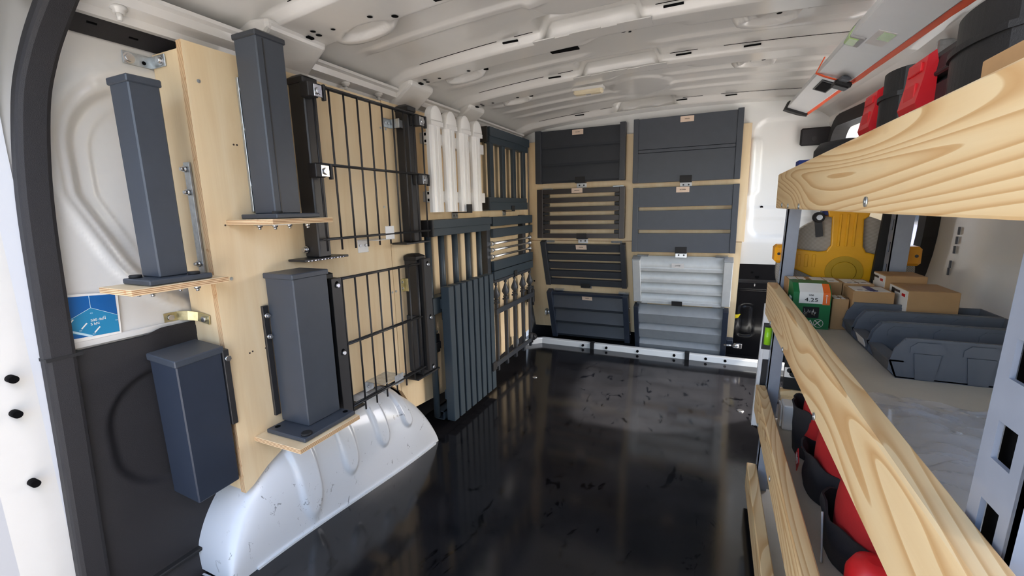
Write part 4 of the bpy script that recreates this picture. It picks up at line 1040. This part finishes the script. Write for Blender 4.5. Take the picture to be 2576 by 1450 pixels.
def lab_f(r_, x0, x1, y0, y1, z0, z1):
    lab_top(r_, x0, x1, y0, y1, z0, z1)
    text(r_, 'lettering', 'F', .022, (x1-.016, y0-.0006, z0+(z1-z0)*.62), (PI/2,0,0), M['ink_black'])
def lab_stripe(r_, x0, x1, y0, y1, z0, z1):
    lab_top(r_, x0, x1, y0, y1, z0, z1)
    c = MB(); c.box(x0+.030, x0+.044, y0+.004, y1-.01, z1+.0009, z1+.0012); part(r_, 'blue_stripe', c, M['blue'])
def lab_side(r_, x0, x1, y0, y1, z0, z1):
    b = MB(); b.box(x0-.0006, x0, y0+.002, y1-.002, z0+.004, z1-.002); part(r_, 'paper_label', b, M['paper'])
    for k, (y, z, w, h, m) in enumerate(((y0+.075, z1-.022, .018, .016, 'ink_black'), (y0+.045, z1-.012, .030, .005, 'ink'), (y0+.015, z1-.016, .018, .006, 'red'), (y0+.02, z0+.012, .012, .016, 'ink'), (y0+.06, z0+.014, .035, .004, 'ink'))):
        c = MB(); c.box(x0-.0010, x0-.0006, y, y+w, z, z+h); part(r_, 'print_mark', c, M[m])
    c = MB(); c.box(x0+.02, x1-.02, y0+.012, y1-.02, z1, z1+.0005); part(r_, 'paper_tape', c, M['card'])
carton('cardboard box behind the green screw carton', .180, .226, 1.275, 1.352, ZS, .690, lab_top)
carton('cardboard box printed with a dark letter F', .228, .290, 1.270, 1.352, ZS, .690, lab_f)
carton('cardboard box with white top label beside the lettered box', .292, .352, 1.272, 1.352, ZS, .688, lab_top)
carton('cardboard box with a blue stripe on its label', .293, .366, 1.188, 1.268, ZS, .684, lab_stripe)
carton('small low cardboard box between green carton and grey bins', .259, .290, 1.200, 1.262, ZS, .662, lab_top)
carton('larger cardboard box with white side label standing at the back', .370, .445, 1.268, 1.352, ZS, .710, lab_side)
carton('larger cardboard box with white side label behind the grey bins', .378, .460, 1.155, 1.264, ZS, .695, lab_side)
# green screw carton
r_ = root('screw_carton', 'green screw carton with white lid panel reading 4.25', 'box', (.215, 1.235, ZS), group=None)
x0, x1, y0, y1 = .180, .254, 1.190, 1.268
b = MB(); b.prism([(y0,ZS),(y1,ZS),(y1,.694),(y0+.028,.694),(y0,.676)], 'x', x0, x1); part(r_, 'carton', b, M['green'])
def slope(p): return p
nrm = Vector((0, -.018, .028)).normalized()   # sloping lid faces back and up
def lid(name, xa, xb, t0, t1, mt, d=.0006):
    P0 = Vector((0, y0, .676)); P1 = Vector((0, y0+.028, .694)); b = MB()
    c = [P0.lerp(P1, t0), P0.lerp(P1, t1)]
    lo = [Vector((xa, c[0].y, c[0].z)), Vector((xb, c[0].y, c[0].z)), Vector((xb, c[1].y, c[1].z)), Vector((xa, c[1].y, c[1].z))]
    b.hexa([q for q in lo] + [q+nrm*d for q in lo]); return part(r_, name, b, mt)
lid('white_panel', x0+.012, x1-.016, 0, .95, M['paper']); lid('orange_panel', x1-.016, x1-.002, 0, .95, M['orange_print'])
b = MB(); b.box(x0+.012, x1-.016, y0-.0006, y0, .650, .676); wp = part(r_, 'white_panel', b, M['paper'])
b = MB(); b.box(x1-.016, x1-.002, y0-.0006, y0, .648, .676); part(r_, 'orange_panel', b, M['orange_print'])
b = MB(); b.box(x1-.0095, x1-.0085, y0-.0009, y0-.0006, .652, .668); b.prism([(x1-.012,.669),(x1-.006,.669),(x1-.009,.672)], 'y', y0-.0009, y0-.0006); part(r_, 'screw_print', b, M['paper'])
text(r_, 'lettering', '4.25', .0125, ((x0+x1)/2-.001, y0-.0012, .6585), (PI/2,0,0), M['ink_black'], sx=1.25)
text(r_, 'lettering', '200', .0055, ((x0+x1)/2-.002, y0-.0012, .6695), (PI/2,0,0), M['ink_black'], sx=1.2)
b = MB(); b.box(x0+.021, x1-.021, y0-.0005, y0+.001, .616, .642, b=.0003); wn = part(r_, 'picture_window', b, M['ink_black'])
for k in range(16):
    xx = x0+.025+random.random()*.024; zz = .620+random.random()*.010; a = random.uniform(-.9, .9)
    c = MB(); c.tube((xx, y0-.0010, zz), (xx+.007*math.sin(a), y0-.0012, zz+.008*math.cos(a)+.002), .0011, 6, r2=.0004); part(wn, 'printed_screw', c, M['steel'])
text(r_, 'lettering', 'SPAX', .0185, ((x0+x1)/2-.002, y0-.0008, .604), (PI/2,0,0), M['paper'], sx=1.1)
b = MB(); n = 24
b.add([(.2335+.0098*math.cos(2*PI*k/n), y0-.0007, .604+.0098*math.sin(2*PI*k/n)) for k in range(n)] + [(.2335+.0088*math.cos(2*PI*k/n), y0-.0007, .604+.0088*math.sin(2*PI*k/n)) for k in range(n)], [(k, (k+1) % n, n+(k+1) % n, n+k) for k in range(n)])
part(r_, 'logo_ring', b, M['paper'], fix=False)
text(r_, 'lettering', 'SPAX', .014, (x0-.0006, 1.225, .655), (PI/2, 0, -PI/2), M['paper'])
# grey open fronted bins
def bin_(label, y0, y1, lab=None):
    r_ = root('storage_bin', label, 'bin', (.39, (y0+y1)/2, ZS), group='grey open fronted storage bins')
    xf_, xb, zt = .277, .505, .660; t = .003
    prof = [(xf_+.012, ZS+.001), (xf_, ZS+.014), (xf_+.001, ZS+.030), (xf_+.006, ZS+.050), (xf_+.018, zt-.002), (xf_+.030, zt), (xb, zt), (xb-.012, ZS+.001)]
    for ya in (y0, y1-t):
        b = MB(); b.prism(prof, 'y', ya, ya+t); sd = part(r_, 'side_wall', b, M['grey_bin'])
    b = MB(); b.box(xf_+.012, xb-.010, y0, y1, ZS, ZS+.003); part(r_, 'floor_plate', b, M['grey_bin'])
    b = MB(); b.hexa([(xb-.012,y0,ZS),(xb-.008,y0,ZS),(xb-.008,y1,ZS),(xb-.012,y1,ZS),(xb-.003,y0,zt),(xb,y0,zt),(xb,y1,zt),(xb-.003,y1,zt)]); part(r_, 'back_wall', b, M['grey_bin'])
    b = MB(); b.hexa([(xf_+.010,y0,ZS+.002),(xf_+.013,y0,ZS+.002),(xf_+.013,y1,ZS+.002),(xf_+.010,y1,ZS+.002),(xf_,y0,ZS+.030),(xf_+.003,y0,ZS+.030),(xf_+.003,y1,ZS+.030),(xf_,y1,ZS+.030)]); fr = part(r_, 'front_lip', b, M['grey_bin'])
    b = MB(); b.box(xf_, xf_+.020, y0, y1, ZS+.028, ZS+.031); part(r_, 'front_ledge', b, M['grey_bin'])
    for ya, s in ((y0, -1), (y1, 1)):
        for xa in (.325, .39, .45):
            b = MB(); w = .017
            if s < 0: b.hexa([(xa-w*.7,ya-.0025,ZS+.002),(xa+w*.7,ya-.0025,ZS+.002),(xa+w*.7,ya,ZS+.002),(xa-w*.7,ya,ZS+.002),(xa-w,ya-.0025,ZS+.045),(xa+w,ya-.0025,ZS+.045),(xa+w,ya,ZS+.045),(xa-w,ya,ZS+.045)])
            b.prism([(xa-w*1.3,ZS+.046),(xa+w*1.3,ZS+.046),(xa+w*1.3,ZS+.056),(xa+w*.8,ZS+.064),(xa-w*.8,ZS+.064),(xa-w*1.3,ZS+.056)], 'y', ya-.0022 if s < 0 else ya-.0052, ya if s < 0 else ya-.003)
            part(r_, 'stacking_tab', b, M['grey_bin'])
    for ya in (y0-.003, y1):
        b = MB(); b.box(xf_+.018, xb, ya, ya+.003, zt-.004, zt); part(r_, 'rim', b, M['grey_bin'])
    if lab:
        b = MB(); b.hexa([(xf_+.0055,y0+.02,ZS+.010),(xf_+.0065,y0+.02,ZS+.010),(xf_+.0065,y1-.02,ZS+.010),(xf_+.0055,y1-.02,ZS+.010),(xf_-.0005,y0+.02,ZS+.028),(xf_+.0005,y0+.02,ZS+.028),(xf_+.0005,y1-.02,ZS+.028),(xf_-.0005,y1-.02,ZS+.028)]); part(r_, 'torn_label', b, M['paper'])
    return r_
bin_('grey open fronted bin beside the cardboard boxes', 1.108, 1.182)
bin_('middle grey bin with a torn paper label on its front', 1.008, 1.098, True)
bin_('grey open fronted bin nearest the clear film', .890, .998)
# crumpled clear film bag
def film(u, v):
    x = .195+u*.24; y = .46+v*.30 + .018*math.sin(u*7)*(v > .95)
    e = min(u, 1-u, v, 1-v)
    h = .005 + .030*smooth(0, .25, e)*(.5+.5*noise.noise(((x*.9+y)*20, (y-x)*3.5, 1.2))) + .014*abs(noise.noise(((x+y)*40, (y-x)*16, 3.1)))
    return (x, y, ZS+.0015+max(.0005, h))
b = MB(); b.grid(70, 80, film, sm=True); b.grid(2, 2, lambda u, v: (.195+u*.24, .46+v*.30, ZS+.0008))
r_ = solo('plastic_bag', b, M['film'], 'crumpled clear plastic bag lying on the middle shelf', 'bag', fix=False)
# flat parts inside the bag
for k in range(4):
    pass
# ================================================================== TAPE REEL standing past the far end of the rack
r_ = root('tape_reel', 'yellow framed measuring tape reel behind the far rack uprights', 'tape reel', (.322, 1.43, .55))
yc = 1.440; cx, cz, RR = .322, .697, .152
b = MB(); b.tube((cx, yc-.010, cz), (cx, yc+.030, cz), RR, 64); part(r_, 'tape_coil', b, M['coil'])
fr_poly = [(.286,.842),(.278,.842),(.274,.862),(.300,.872),(.345,.872),(.368,.862),(.364,.842),(.354,.835),(.358,.765),(.366,.750),(.386,.745),(.440,.757),(.452,.752),(.452,.716),(.440,.700),(.392,.680),(.366,.664),(.345,.655),(.300,.655),(.278,.668),(.235,.690),(.205,.704),(.196,.716),(.196,.748),(.206,.757),(.262,.750),(.280,.752),(.289,.768)]
b = MB(); b.prism(fr_poly, 'y', yc-.024, yc-.012); o = part(r_, 'frame', b, M['yellow'])
bv = o.modifiers.new('round', 'BEVEL'); bv.width = .003; bv.segments = 2; bv.limit_method = 'ANGLE'; bv.angle_limit = math.radians(50)
b = MB(); b.prism(fr_poly, 'y', yc+.032, yc+.044); part(r_, 'frame_back', b, M['yellow'])
b = MB(); b.lathe([(.042, yc-.0265), (.042, yc-.024), ], (cx, 0, cz), 40, axis='y'); hb = part(o, 'hub_ring', b, M['yellow_dull'])
b = MB(); b.lathe([(.026, yc-.029), (.028, yc-.0265)], (cx, 0, cz), 32, axis='y'); part(o, 'hub', b, M['yellow_dull'])
for dx in (-.016, 0, .016): 
    b = MB(); b.box(cx-.002+dx-.003, cx-.002+dx+.003, yc-.0262, yc-.024, .765, .850, b=.001); part(o, 'stem_rib', b, M['yellow'])
for xx, dz in ((.215, 0), (.232, 0), (.249, 0)):
    b = MB(); b.box(xx, xx+.008, yc-.0258, yc-.024, .708, .742, b=.001); part(o, 'arm_rib', b, M['yellow'])
for x0, x1 in ((.161, .200), (.448, .482)):
    b = MB(); b.box(x0, x1, yc-.020, yc+.040, .716, .766, b=.007); ft = part(r_, 'guard', b, M['orange_yellow'])
    b = MB(); b.tube(((x0+.010 if x0 < .3 else x1-.012), yc-.0206, .742), ((x0+.010 if x0 < .3 else x1-.012), yc-.0195, .742), .004, 12); part(ft, 'rivet', b, M['black'])
b = MB(); b.box(.262, .284, yc-.020, yc, .846, .858, b=.002); part(r_, 'grip', b, M['blue'])
b = MB(); b.strip([(.254, yc-.02, .842), (.262, yc-.016, .79)], .016, .006, side=(1,0,.1)); cr_ = part(r_, 'crank', b, M['black'])
b = MB(); b.lathe([(.012, yc-.040), (.014, yc-.034), (.014, yc-.022)], (.254,0,.842), 18, axis='y'); part(cr_, 'knob', b, M['rubber'])
b = MB(); b.lathe([(.007, yc-.042), (.007, yc-.0395)], (.254,0,.842), 12, axis='y'); part(cr_, 'knob_cap', b, M['zinc'])
b = MB(); b.prism([(.372,.56),(.412,.56),(.420,.872),(.390,.872)], 'y', 1.400, 1.412)
solo('black_board', b, M['rubber'], 'black upright board strip between the reel and the slotted upright', 'board')
# ================================================================== SPIRIT LEVEL beside the far upright
r_ = root('spirit_level', 'upright spirit level with lime vial beside the far rack upright', 'spirit level', (.155, 1.41, .232))
def lv(z): return SH*(z-.50)
sxf = lambda p: Vector((p.x + SH*(p.z-.50), p.y, p.z))
b = MB(); b.box(.142, .186, 1.392, 1.414, .232, .600, b=.001, xf=sxf); bd = part(r_, 'body', b, M['alu'])
b = MB(); b.box(.1415, .1440, 1.3905, 1.392, .232, .600, xf=sxf); b.box(.148, .150, 1.3905, 1.392, .232, .600, xf=sxf); part(r_, 'edge_rib', b, M['alu'])
b = MB(); b.box(.151, .172, 1.3898, 1.3925, .305, .440, b=.001, xf=sxf); part(r_, 'grip_recess', b, M['plastic_black'])
b = MB(); b.box(.144, .178, 1.3895, 1.3922, .470, .548, b=.001, xf=sxf); vw = part(r_, 'vial_housing', b, M['plastic_black'])
b = MB(); b.tube(sxf(Vector((.157,1.388,.486))), sxf(Vector((.157,1.388,.536))), .009, 16); part(vw, 'vial', b, M['lime'])
# ================================================================== LOWER SHELF (top of board z = .275)
ZL = .275
r_ = root('white_package', 'white wrapped package on the low shelf by the far upright', 'package', (.232, 1.34, ZL))
b = MB(); b.box(.198, .262, 1.300, 1.352, ZL, .345, b=.003); part(r_, 'wrapped_block', b, M['paper'])
b = MB(); b.box(.193, .197, 1.310, 1.350, ZL+.004, .340, b=.001); part(r_, 'loose_flap', b, M['paper'])
b = MB(); b.box(.196, .30, 1.365-.011, 1.372-.011, .348, .354, b=.001); b.box(.194, .30, 1.350, 1.368, .354, .372, b=.001)
b.box(.196, .30, 1.352, 1.366, ZL, .349)
solo('wooden_tray', b, M['pine'], 'small pine tray edge behind the white package', 'tray')
r_ = root('printed_box', 'glossy black box with white picture band behind the middle plank', 'box', (.245, 1.36, .374))
b = MB(); b.box(.200, .300, 1.352, 1.366, .3735, .470, b=.001); part(r_, 'carton', b, M['ink_black'])
b = MB(); b.box(.200, .300, 1.3515, 1.352, .408, .436); part(r_, 'white_band', b, M['paper'])
for x, z, rr in ((.212,.428,.007),(.222,.420,.011),(.240,.424,.008)):
    b = MB(); b.tube((x,1.3515,z),(x,1.3508,z),rr,16); part(r_, 'printed_dot', b, M['ink_black'])
# tool bag with pouches: black pouches, red padded bodies
def pouch(cx, cy, rx, ry, z0, z1, wob, seed):
    b = MB()
    def fn(u, v):
        a = u*2*PI; k = .88+.12*v + wob*noise.noise((math.cos(a)*2+seed, math.sin(a)*2, v*2))*(.3+v)
        z = z0+(z1-z0)*v + (.020*noise.noise((math.cos(a)*1.6+seed, math.sin(a)*1.6, 5)) - .012*math.cos(a))*v
        return (cx+rx*k*math.cos(a), cy+ry*k*math.sin(a), z)
    b.grid(40, 12, fn, closed_u=True)
    b.grid(40, 12, lambda u, v: tuple(Vector(fn(u, v))*1.0 - Vector((math.cos(u*2*PI)*.004, math.sin(u*2*PI)*.004, .001))), closed_u=True)
    b.grid(40, 2, lambda u, v: tuple(Vector(fn(u, 1)) - v*Vector((math.cos(u*2*PI)*.004, math.sin(u*2*PI)*.004, .001))), closed_u=True)
    return b
def pad(cx, cy, rx, ry, z0, z1):
    b = MB()
    b.grid(32, 16, lambda u, v: (cx+rx*math.cos(u*2*PI)*(math.cos(max(0, v-.45)/.55*PI/2)**.6 if v > .45 else 1), cy+ry*math.sin(u*2*PI)*(math.cos(max(0, v-.45)/.55*PI/2)**.6 if v > .45 else 1), z0+(z1-z0)*(v*.7 if v < .45 else .315+.685*math.sin((v-.45)/.55*PI/2))), closed_u=True)
    return b
r_ = root('tool_bag', 'black and red tool bag with open pouches on the low shelf', 'tool bag', (.255, 1.0, ZL))
for k, (cy, ry, zt, sd) in enumerate(((1.195, .070, .392, 1.3), (1.03, .088, .358, 4.1), (.845, .095, .346, 8.7))):
    pc_ = part(r_, 'pouch', pouch(.262, cy, .062, ry, ZL+.002, zt, .16, sd), M['black_cloth'], fix=False)
for cy, ry, zt in ((1.170, .060, .500), (1.015, .072, .470), (.835, .080, .455)):
    pd = part(r_, 'red_padding', pad(.268, cy, .050, ry, ZL+.03, zt), M['red_cloth'], fix=False)
    b = MB(); b.grid(24, 8, lambda u, v: (.304+.030*math.cos(u*PI*2)*(1-.3*v), cy+(ry*.85)*math.sin(u*2*PI)*(1-.3*v), zt-.03+.04*v), closed_u=True); part(pd, 'black_flap', b, M['black_cloth'], fix=False)
b = MB(); b.prism([(1.075,.33),(1.055,.352),(1.035,.328),(1.052,.300)], 'x', .194, .1955); lg = part(r_, 'red_badge', b, M['red'])
b = MB(); b.prism([(1.065,.330),(1.060,.340),(1.055,.328),(1.048,.334),(1.045,.322),(1.053,.316),(1.056,.324),(1.061,.318)], 'x', .1935, .194); part(lg, 'badge_mark', b, M['paper'])
b = MB(); b.path([(.196,.80+.002*k,.28+.006*k) for k in range(14)], .0018, 6); part(r_, 'white_stitching', b, M['pvc_grey'])
b = MB(); b.lathe([(.030,ZL),(.034,ZL+.02),(.034,ZL+.08),(.026,ZL+.098),(.010,ZL+.104)], (.235,.70,0), 24)
solo('red_bottle', b, M['red'], 'round red lidded container beside the tool bag', 'container')
# ================================================================== TOP SHELF (board top z = .885)
ZT = .885
def toolbox(label, y0, y1):
    r_ = root('toolbox', label, 'toolbox', (.36, (y0+y1)/2, ZT), group='black toolboxes with red latches')
    xf_ = .262; ym = y0+(y1-y0)*.42
    b = MB(); b.box(xf_, .46, y0+.004, y1-.004, ZT, 1.043, b=.010); body = part(r_, 'tub', b, M['plastic_black'])
    b = MB(); b.box(xf_-.004, .462, y0, y1, 1.043, 1.050, b=.002); part(r_, 'seam_rim', b, M['plastic_black'])
    b = MB(); b.prism([(xf_-.002,1.050),(xf_,1.068),(xf_+.022,1.090),(.45,1.094),(.462,1.050)], 'y', y0+.002, y1-.002); part(r_, 'lid', b, M['plastic_black'])
    # bowed centre of the front
    ya, yb = y0+.012, y0+(y1-y0)*.56
    n = 14; arc = [(xf_-.020*math.sin(PI*k/n)**.55, ya+(yb-ya)*k/n) for k in range(n+1)]
    b = MB(); b.prism(arc, 'z', .985, 1.043); b.prism([(x-.003, y) for x, y in arc], 'z', 1.043, 1.050); b.prism([(x+.004, y) for x, y in arc], 'z', 1.050, 1.085); part(r_, 'bowed_front', b, M['plastic_black'])
    # latch
    la, lb_ = y1-.078, y1-.012
    b = MB(); b.prism([(xf_-.006,1.000),(xf_-.016,1.002),(xf_-.020,1.012),(xf_-.014,1.046),(xf_-.012,1.072),(xf_-.004,1.078),(xf_,1.06),(xf_,1.002)], 'y', la, lb_); lt = part(r_, 'latch', b, M['red'])
    b = MB(); b.box(xf_-.0185, xf_-.014, la+.014, lb_-.014, 1.020, 1.040, b=.001); part(lt, 'latch_recess', b, M['red'])
    b = MB(); b.box(xf_-.0158, xf_-.0120, la+.010, lb_-.010, 1.054, 1.066, b=.001); part(lt, 'latch_tab', b, M['red'])
    return r_
toolbox('far black toolbox with red latch on the top shelf by the window', .892, 1.088)
toolbox('near black toolbox with red latch on the top shelf beside the cardboard', .600, .884)
r_ = root('tool_case', 'tall black case with pale strip standing behind the near toolbox', 'tool case', (.50, .60, ZT))
b = MB(); b.box(.466, .555, .42, .80, ZT, 1.19, b=.015); part(r_, 'shell', b, M['plastic_black'])
b = MB(); b.box(.4645, .466, .44, .64, 1.135, 1.165); st = part(r_, 'label_strip', b, M['midgrey'])
b = MB(); b.box(.4635, .4645, .45, .63, 1.140, 1.160); part(st, 'strip_window', b, M['blue'])
carton('open brown cardboard box near the camera on the top shelf', .195, .300, .395, .515, ZT, .992, None, grp='cardboard on the top shelf')
b = MB(); b.lathe([(.052,ZT),(.060,ZT+.04),(.060,.99),(.05,1.005),(.01,1.012)], (.250,1.168,0), 28)
solo('round_black_case', b, M['plastic_black'], 'rounded black container at the far end of top shelf', 'container')
r_ = root('small_blue_box', 'small blue printed box at the far corner of the top shelf', 'box', (.20, 1.33, ZT))
b = MB(); b.box(.182, .212, 1.30, 1.345, ZT, .984, b=.001); part(r_, 'carton', b, M['blue'])
b = MB(); b.box(.184, .210, 1.2994, 1.30, .900, .965); part(r_, 'cream_panel', b, M['cream'])
# ================================================================== OVERHEAD SPIRIT LEVEL slung under the roof
A0 = Vector((.1904, .28, 1.1275)); A1 = Vector((.2755, 2.464, 1.309)); dY = (A1-A0); LL = dY.length; dY.normalize()
wv = Vector((.065, 0, -.028)); wv = (wv - dY*wv.dot(dY)).normalized(); nv_ = dY.cross(wv).normalized()
if nv_.z < 0: nv_ = -nv_
xf = frame_xf(A0, wv, dY, nv_)
r_ = root('spirit_level', 'long white spirit level slung under the roof on orange straps', 'spirit level', A0)
b = MB(); b.box(0, .082, 0, LL, 0, .028, b=.002, xf=xf); part(r_, 'body', b, M['alu'])
b = MB(); b.prism([(-.004,0),(.086,0),(.090,.03),(.066,.075),(.012,.085),(-.008,.07)], 'z', -.010, .029, xf=lambda p: xf(Vector((p.x, p.y+LL-.07, p.z)))); part(r_, 'end_cap', b, M['rubber'])
b = MB(); b.box(-.002, .026, LL*.375, LL*.375+.07, -.003, .028, b=.002, xf=xf); vh = part(r_, 'vial_housing', b, M['pvc_grey'])
b = MB(); b.box(-.003, .018, LL*.375+.008, LL*.375+.062, -.0045, .02, b=.003, xf=xf); part(vh, 'vial', b, M['vial_pale'])
b = MB(); b.box(.022, .062, 1.31, 1.50, -.002, .0, b=.0008, xf=xf); gh = part(r_, 'hand_hole', b, M['plastic_black'])
b = MB(); b.box(.026, .058, 1.33, 1.48, -.003, -.001, xf=xf); part(gh, 'hole_shadow', b, M['hole'])
b = MB(); b.box(.030, .060, LL*.345, LL*.345+.10, -.0006, 0, xf=xf); part(r_, 'faded_label', b, M['label_grey'])
b = MB(); b.box(.040, .060, LL*.348, LL*.348+.05, -.0010, -.0004, xf=xf); part(r_, 'label_print', b, M['vial_pale'])
r_ = root('ratchet_strap', 'orange ratchet strap along the overhead spirit level', 'strap', xf(Vector((.07, LL-.5, 0))))
b = MB(); b.strip([xf(Vector((.088, .1+k*(LL-.06)/12, .004+.002*math.sin(k)))) for k in range(13)], .012, .002, side=wv); part(r_, 'long_webbing', b, M['orange'])
b = MB(); b.strip([xf(Vector((.096+.003*math.sin(k*1.3), .3+k*(LL-.36)/12, .014))) for k in range(13)], .010, .002, side=nv_); part(r_, 'loose_webbing', b, M['orange'])
ys_ = 1.247
b = MB(); b.strip([xf(Vector(q)) for q in ((-.004,ys_,.04),(-.004,ys_,-.001),(.02,ys_-.004,-.004),(.055,ys_-.008,-.005),(.088,ys_-.01,-.002),(.100,ys_-.01,.02))], .014, .0025, side=dY); part(r_, 'cross_webbing', b, M['orange'])
b = MB(); b.box(.046, .086, ys_-.040, ys_+.022, -.022, -.006, b=.004, xf=xf); part(r_, 'ratchet', b, M['plastic_black'])
b = MB(); b.box(.050, .074, ys_-.085, ys_-.030, -.012, -.004, b=.004, xf=xf); part(r_, 'ratchet_pad', b, M['grey_bin'])
for yy in (.40, 1.247):       # short tails up to the side rail
    p1 = xf(Vector((.098, yy, .02))); b = MB(); b.strip([p1, (p1.x+.03, p1.y, zceil(p1.x+.03, p1.y)+.004)], .014, .002, side=(0,1,0)); part(r_, 'roof_hanger', b, M['orange'])
# ================================================================== OUTSIDE: blue car seen through the side window
r_ = root('parked_car', 'blue parked car seen through the sliding door window', 'car', (3.4, 7.2, -.62))
prof = [(-2.1,-.42),(-2.15,.0),(-1.95,.28),(-1.2,.38),(-.55,.82),(.9,.86),(1.7,.42),(2.05,.35),(2.1,-.1),(2.0,-.42)]
def cxf(p): return Vector((3.4 + p.x, 7.2 + p.y, p.z+.12))
b = MB(); b.prism([(q[0], q[1]) for q in prof], 'x', -.85, .85, xf=cxf); o = part(r_, 'car_body', b, M['car_blue']); bv = o.modifiers.new('round', 'BEVEL'); bv.width = .10; bv.segments = 3
for s in (-1, 1):
    b = MB(); b.prism([(-1.0,.42),(-.5,.75),(.85,.78),(1.45,.44)], 'x', s*.855, s*.865, xf=cxf); part(r_, 'side_glass', b, M['car_glass'])
b = MB(); b.hexa([cxf(Vector(q)) for q in ((-.7,-1.16,.42),(.7,-1.16,.42),(.62,-.60,.82),(-.62,-.60,.82),(-.7,-1.18,.45),(.7,-1.18,.45),(.62,-.62,.85),(-.62,-.62,.85))]); part(r_, 'windscreen', b, M['car_glass'])
for s in (-1, 1):
    for y in (-1.35, 1.35):
        b = MB(); b.lathe([(.30,s*.70),(.32,s*.74),(.32,s*.86),(.26,s*.88)], (3.4, 7.2+y, -.30), 24, axis='x'); w_ = part(r_, 'wheel', b, M['rubber'])
        b = MB(); b.lathe([(.20,s*.86),(.18,s*.89)], (3.4, 7.2+y, -.30), 20, axis='x'); part(w_, 'hub_cap', b, M['zinc'])
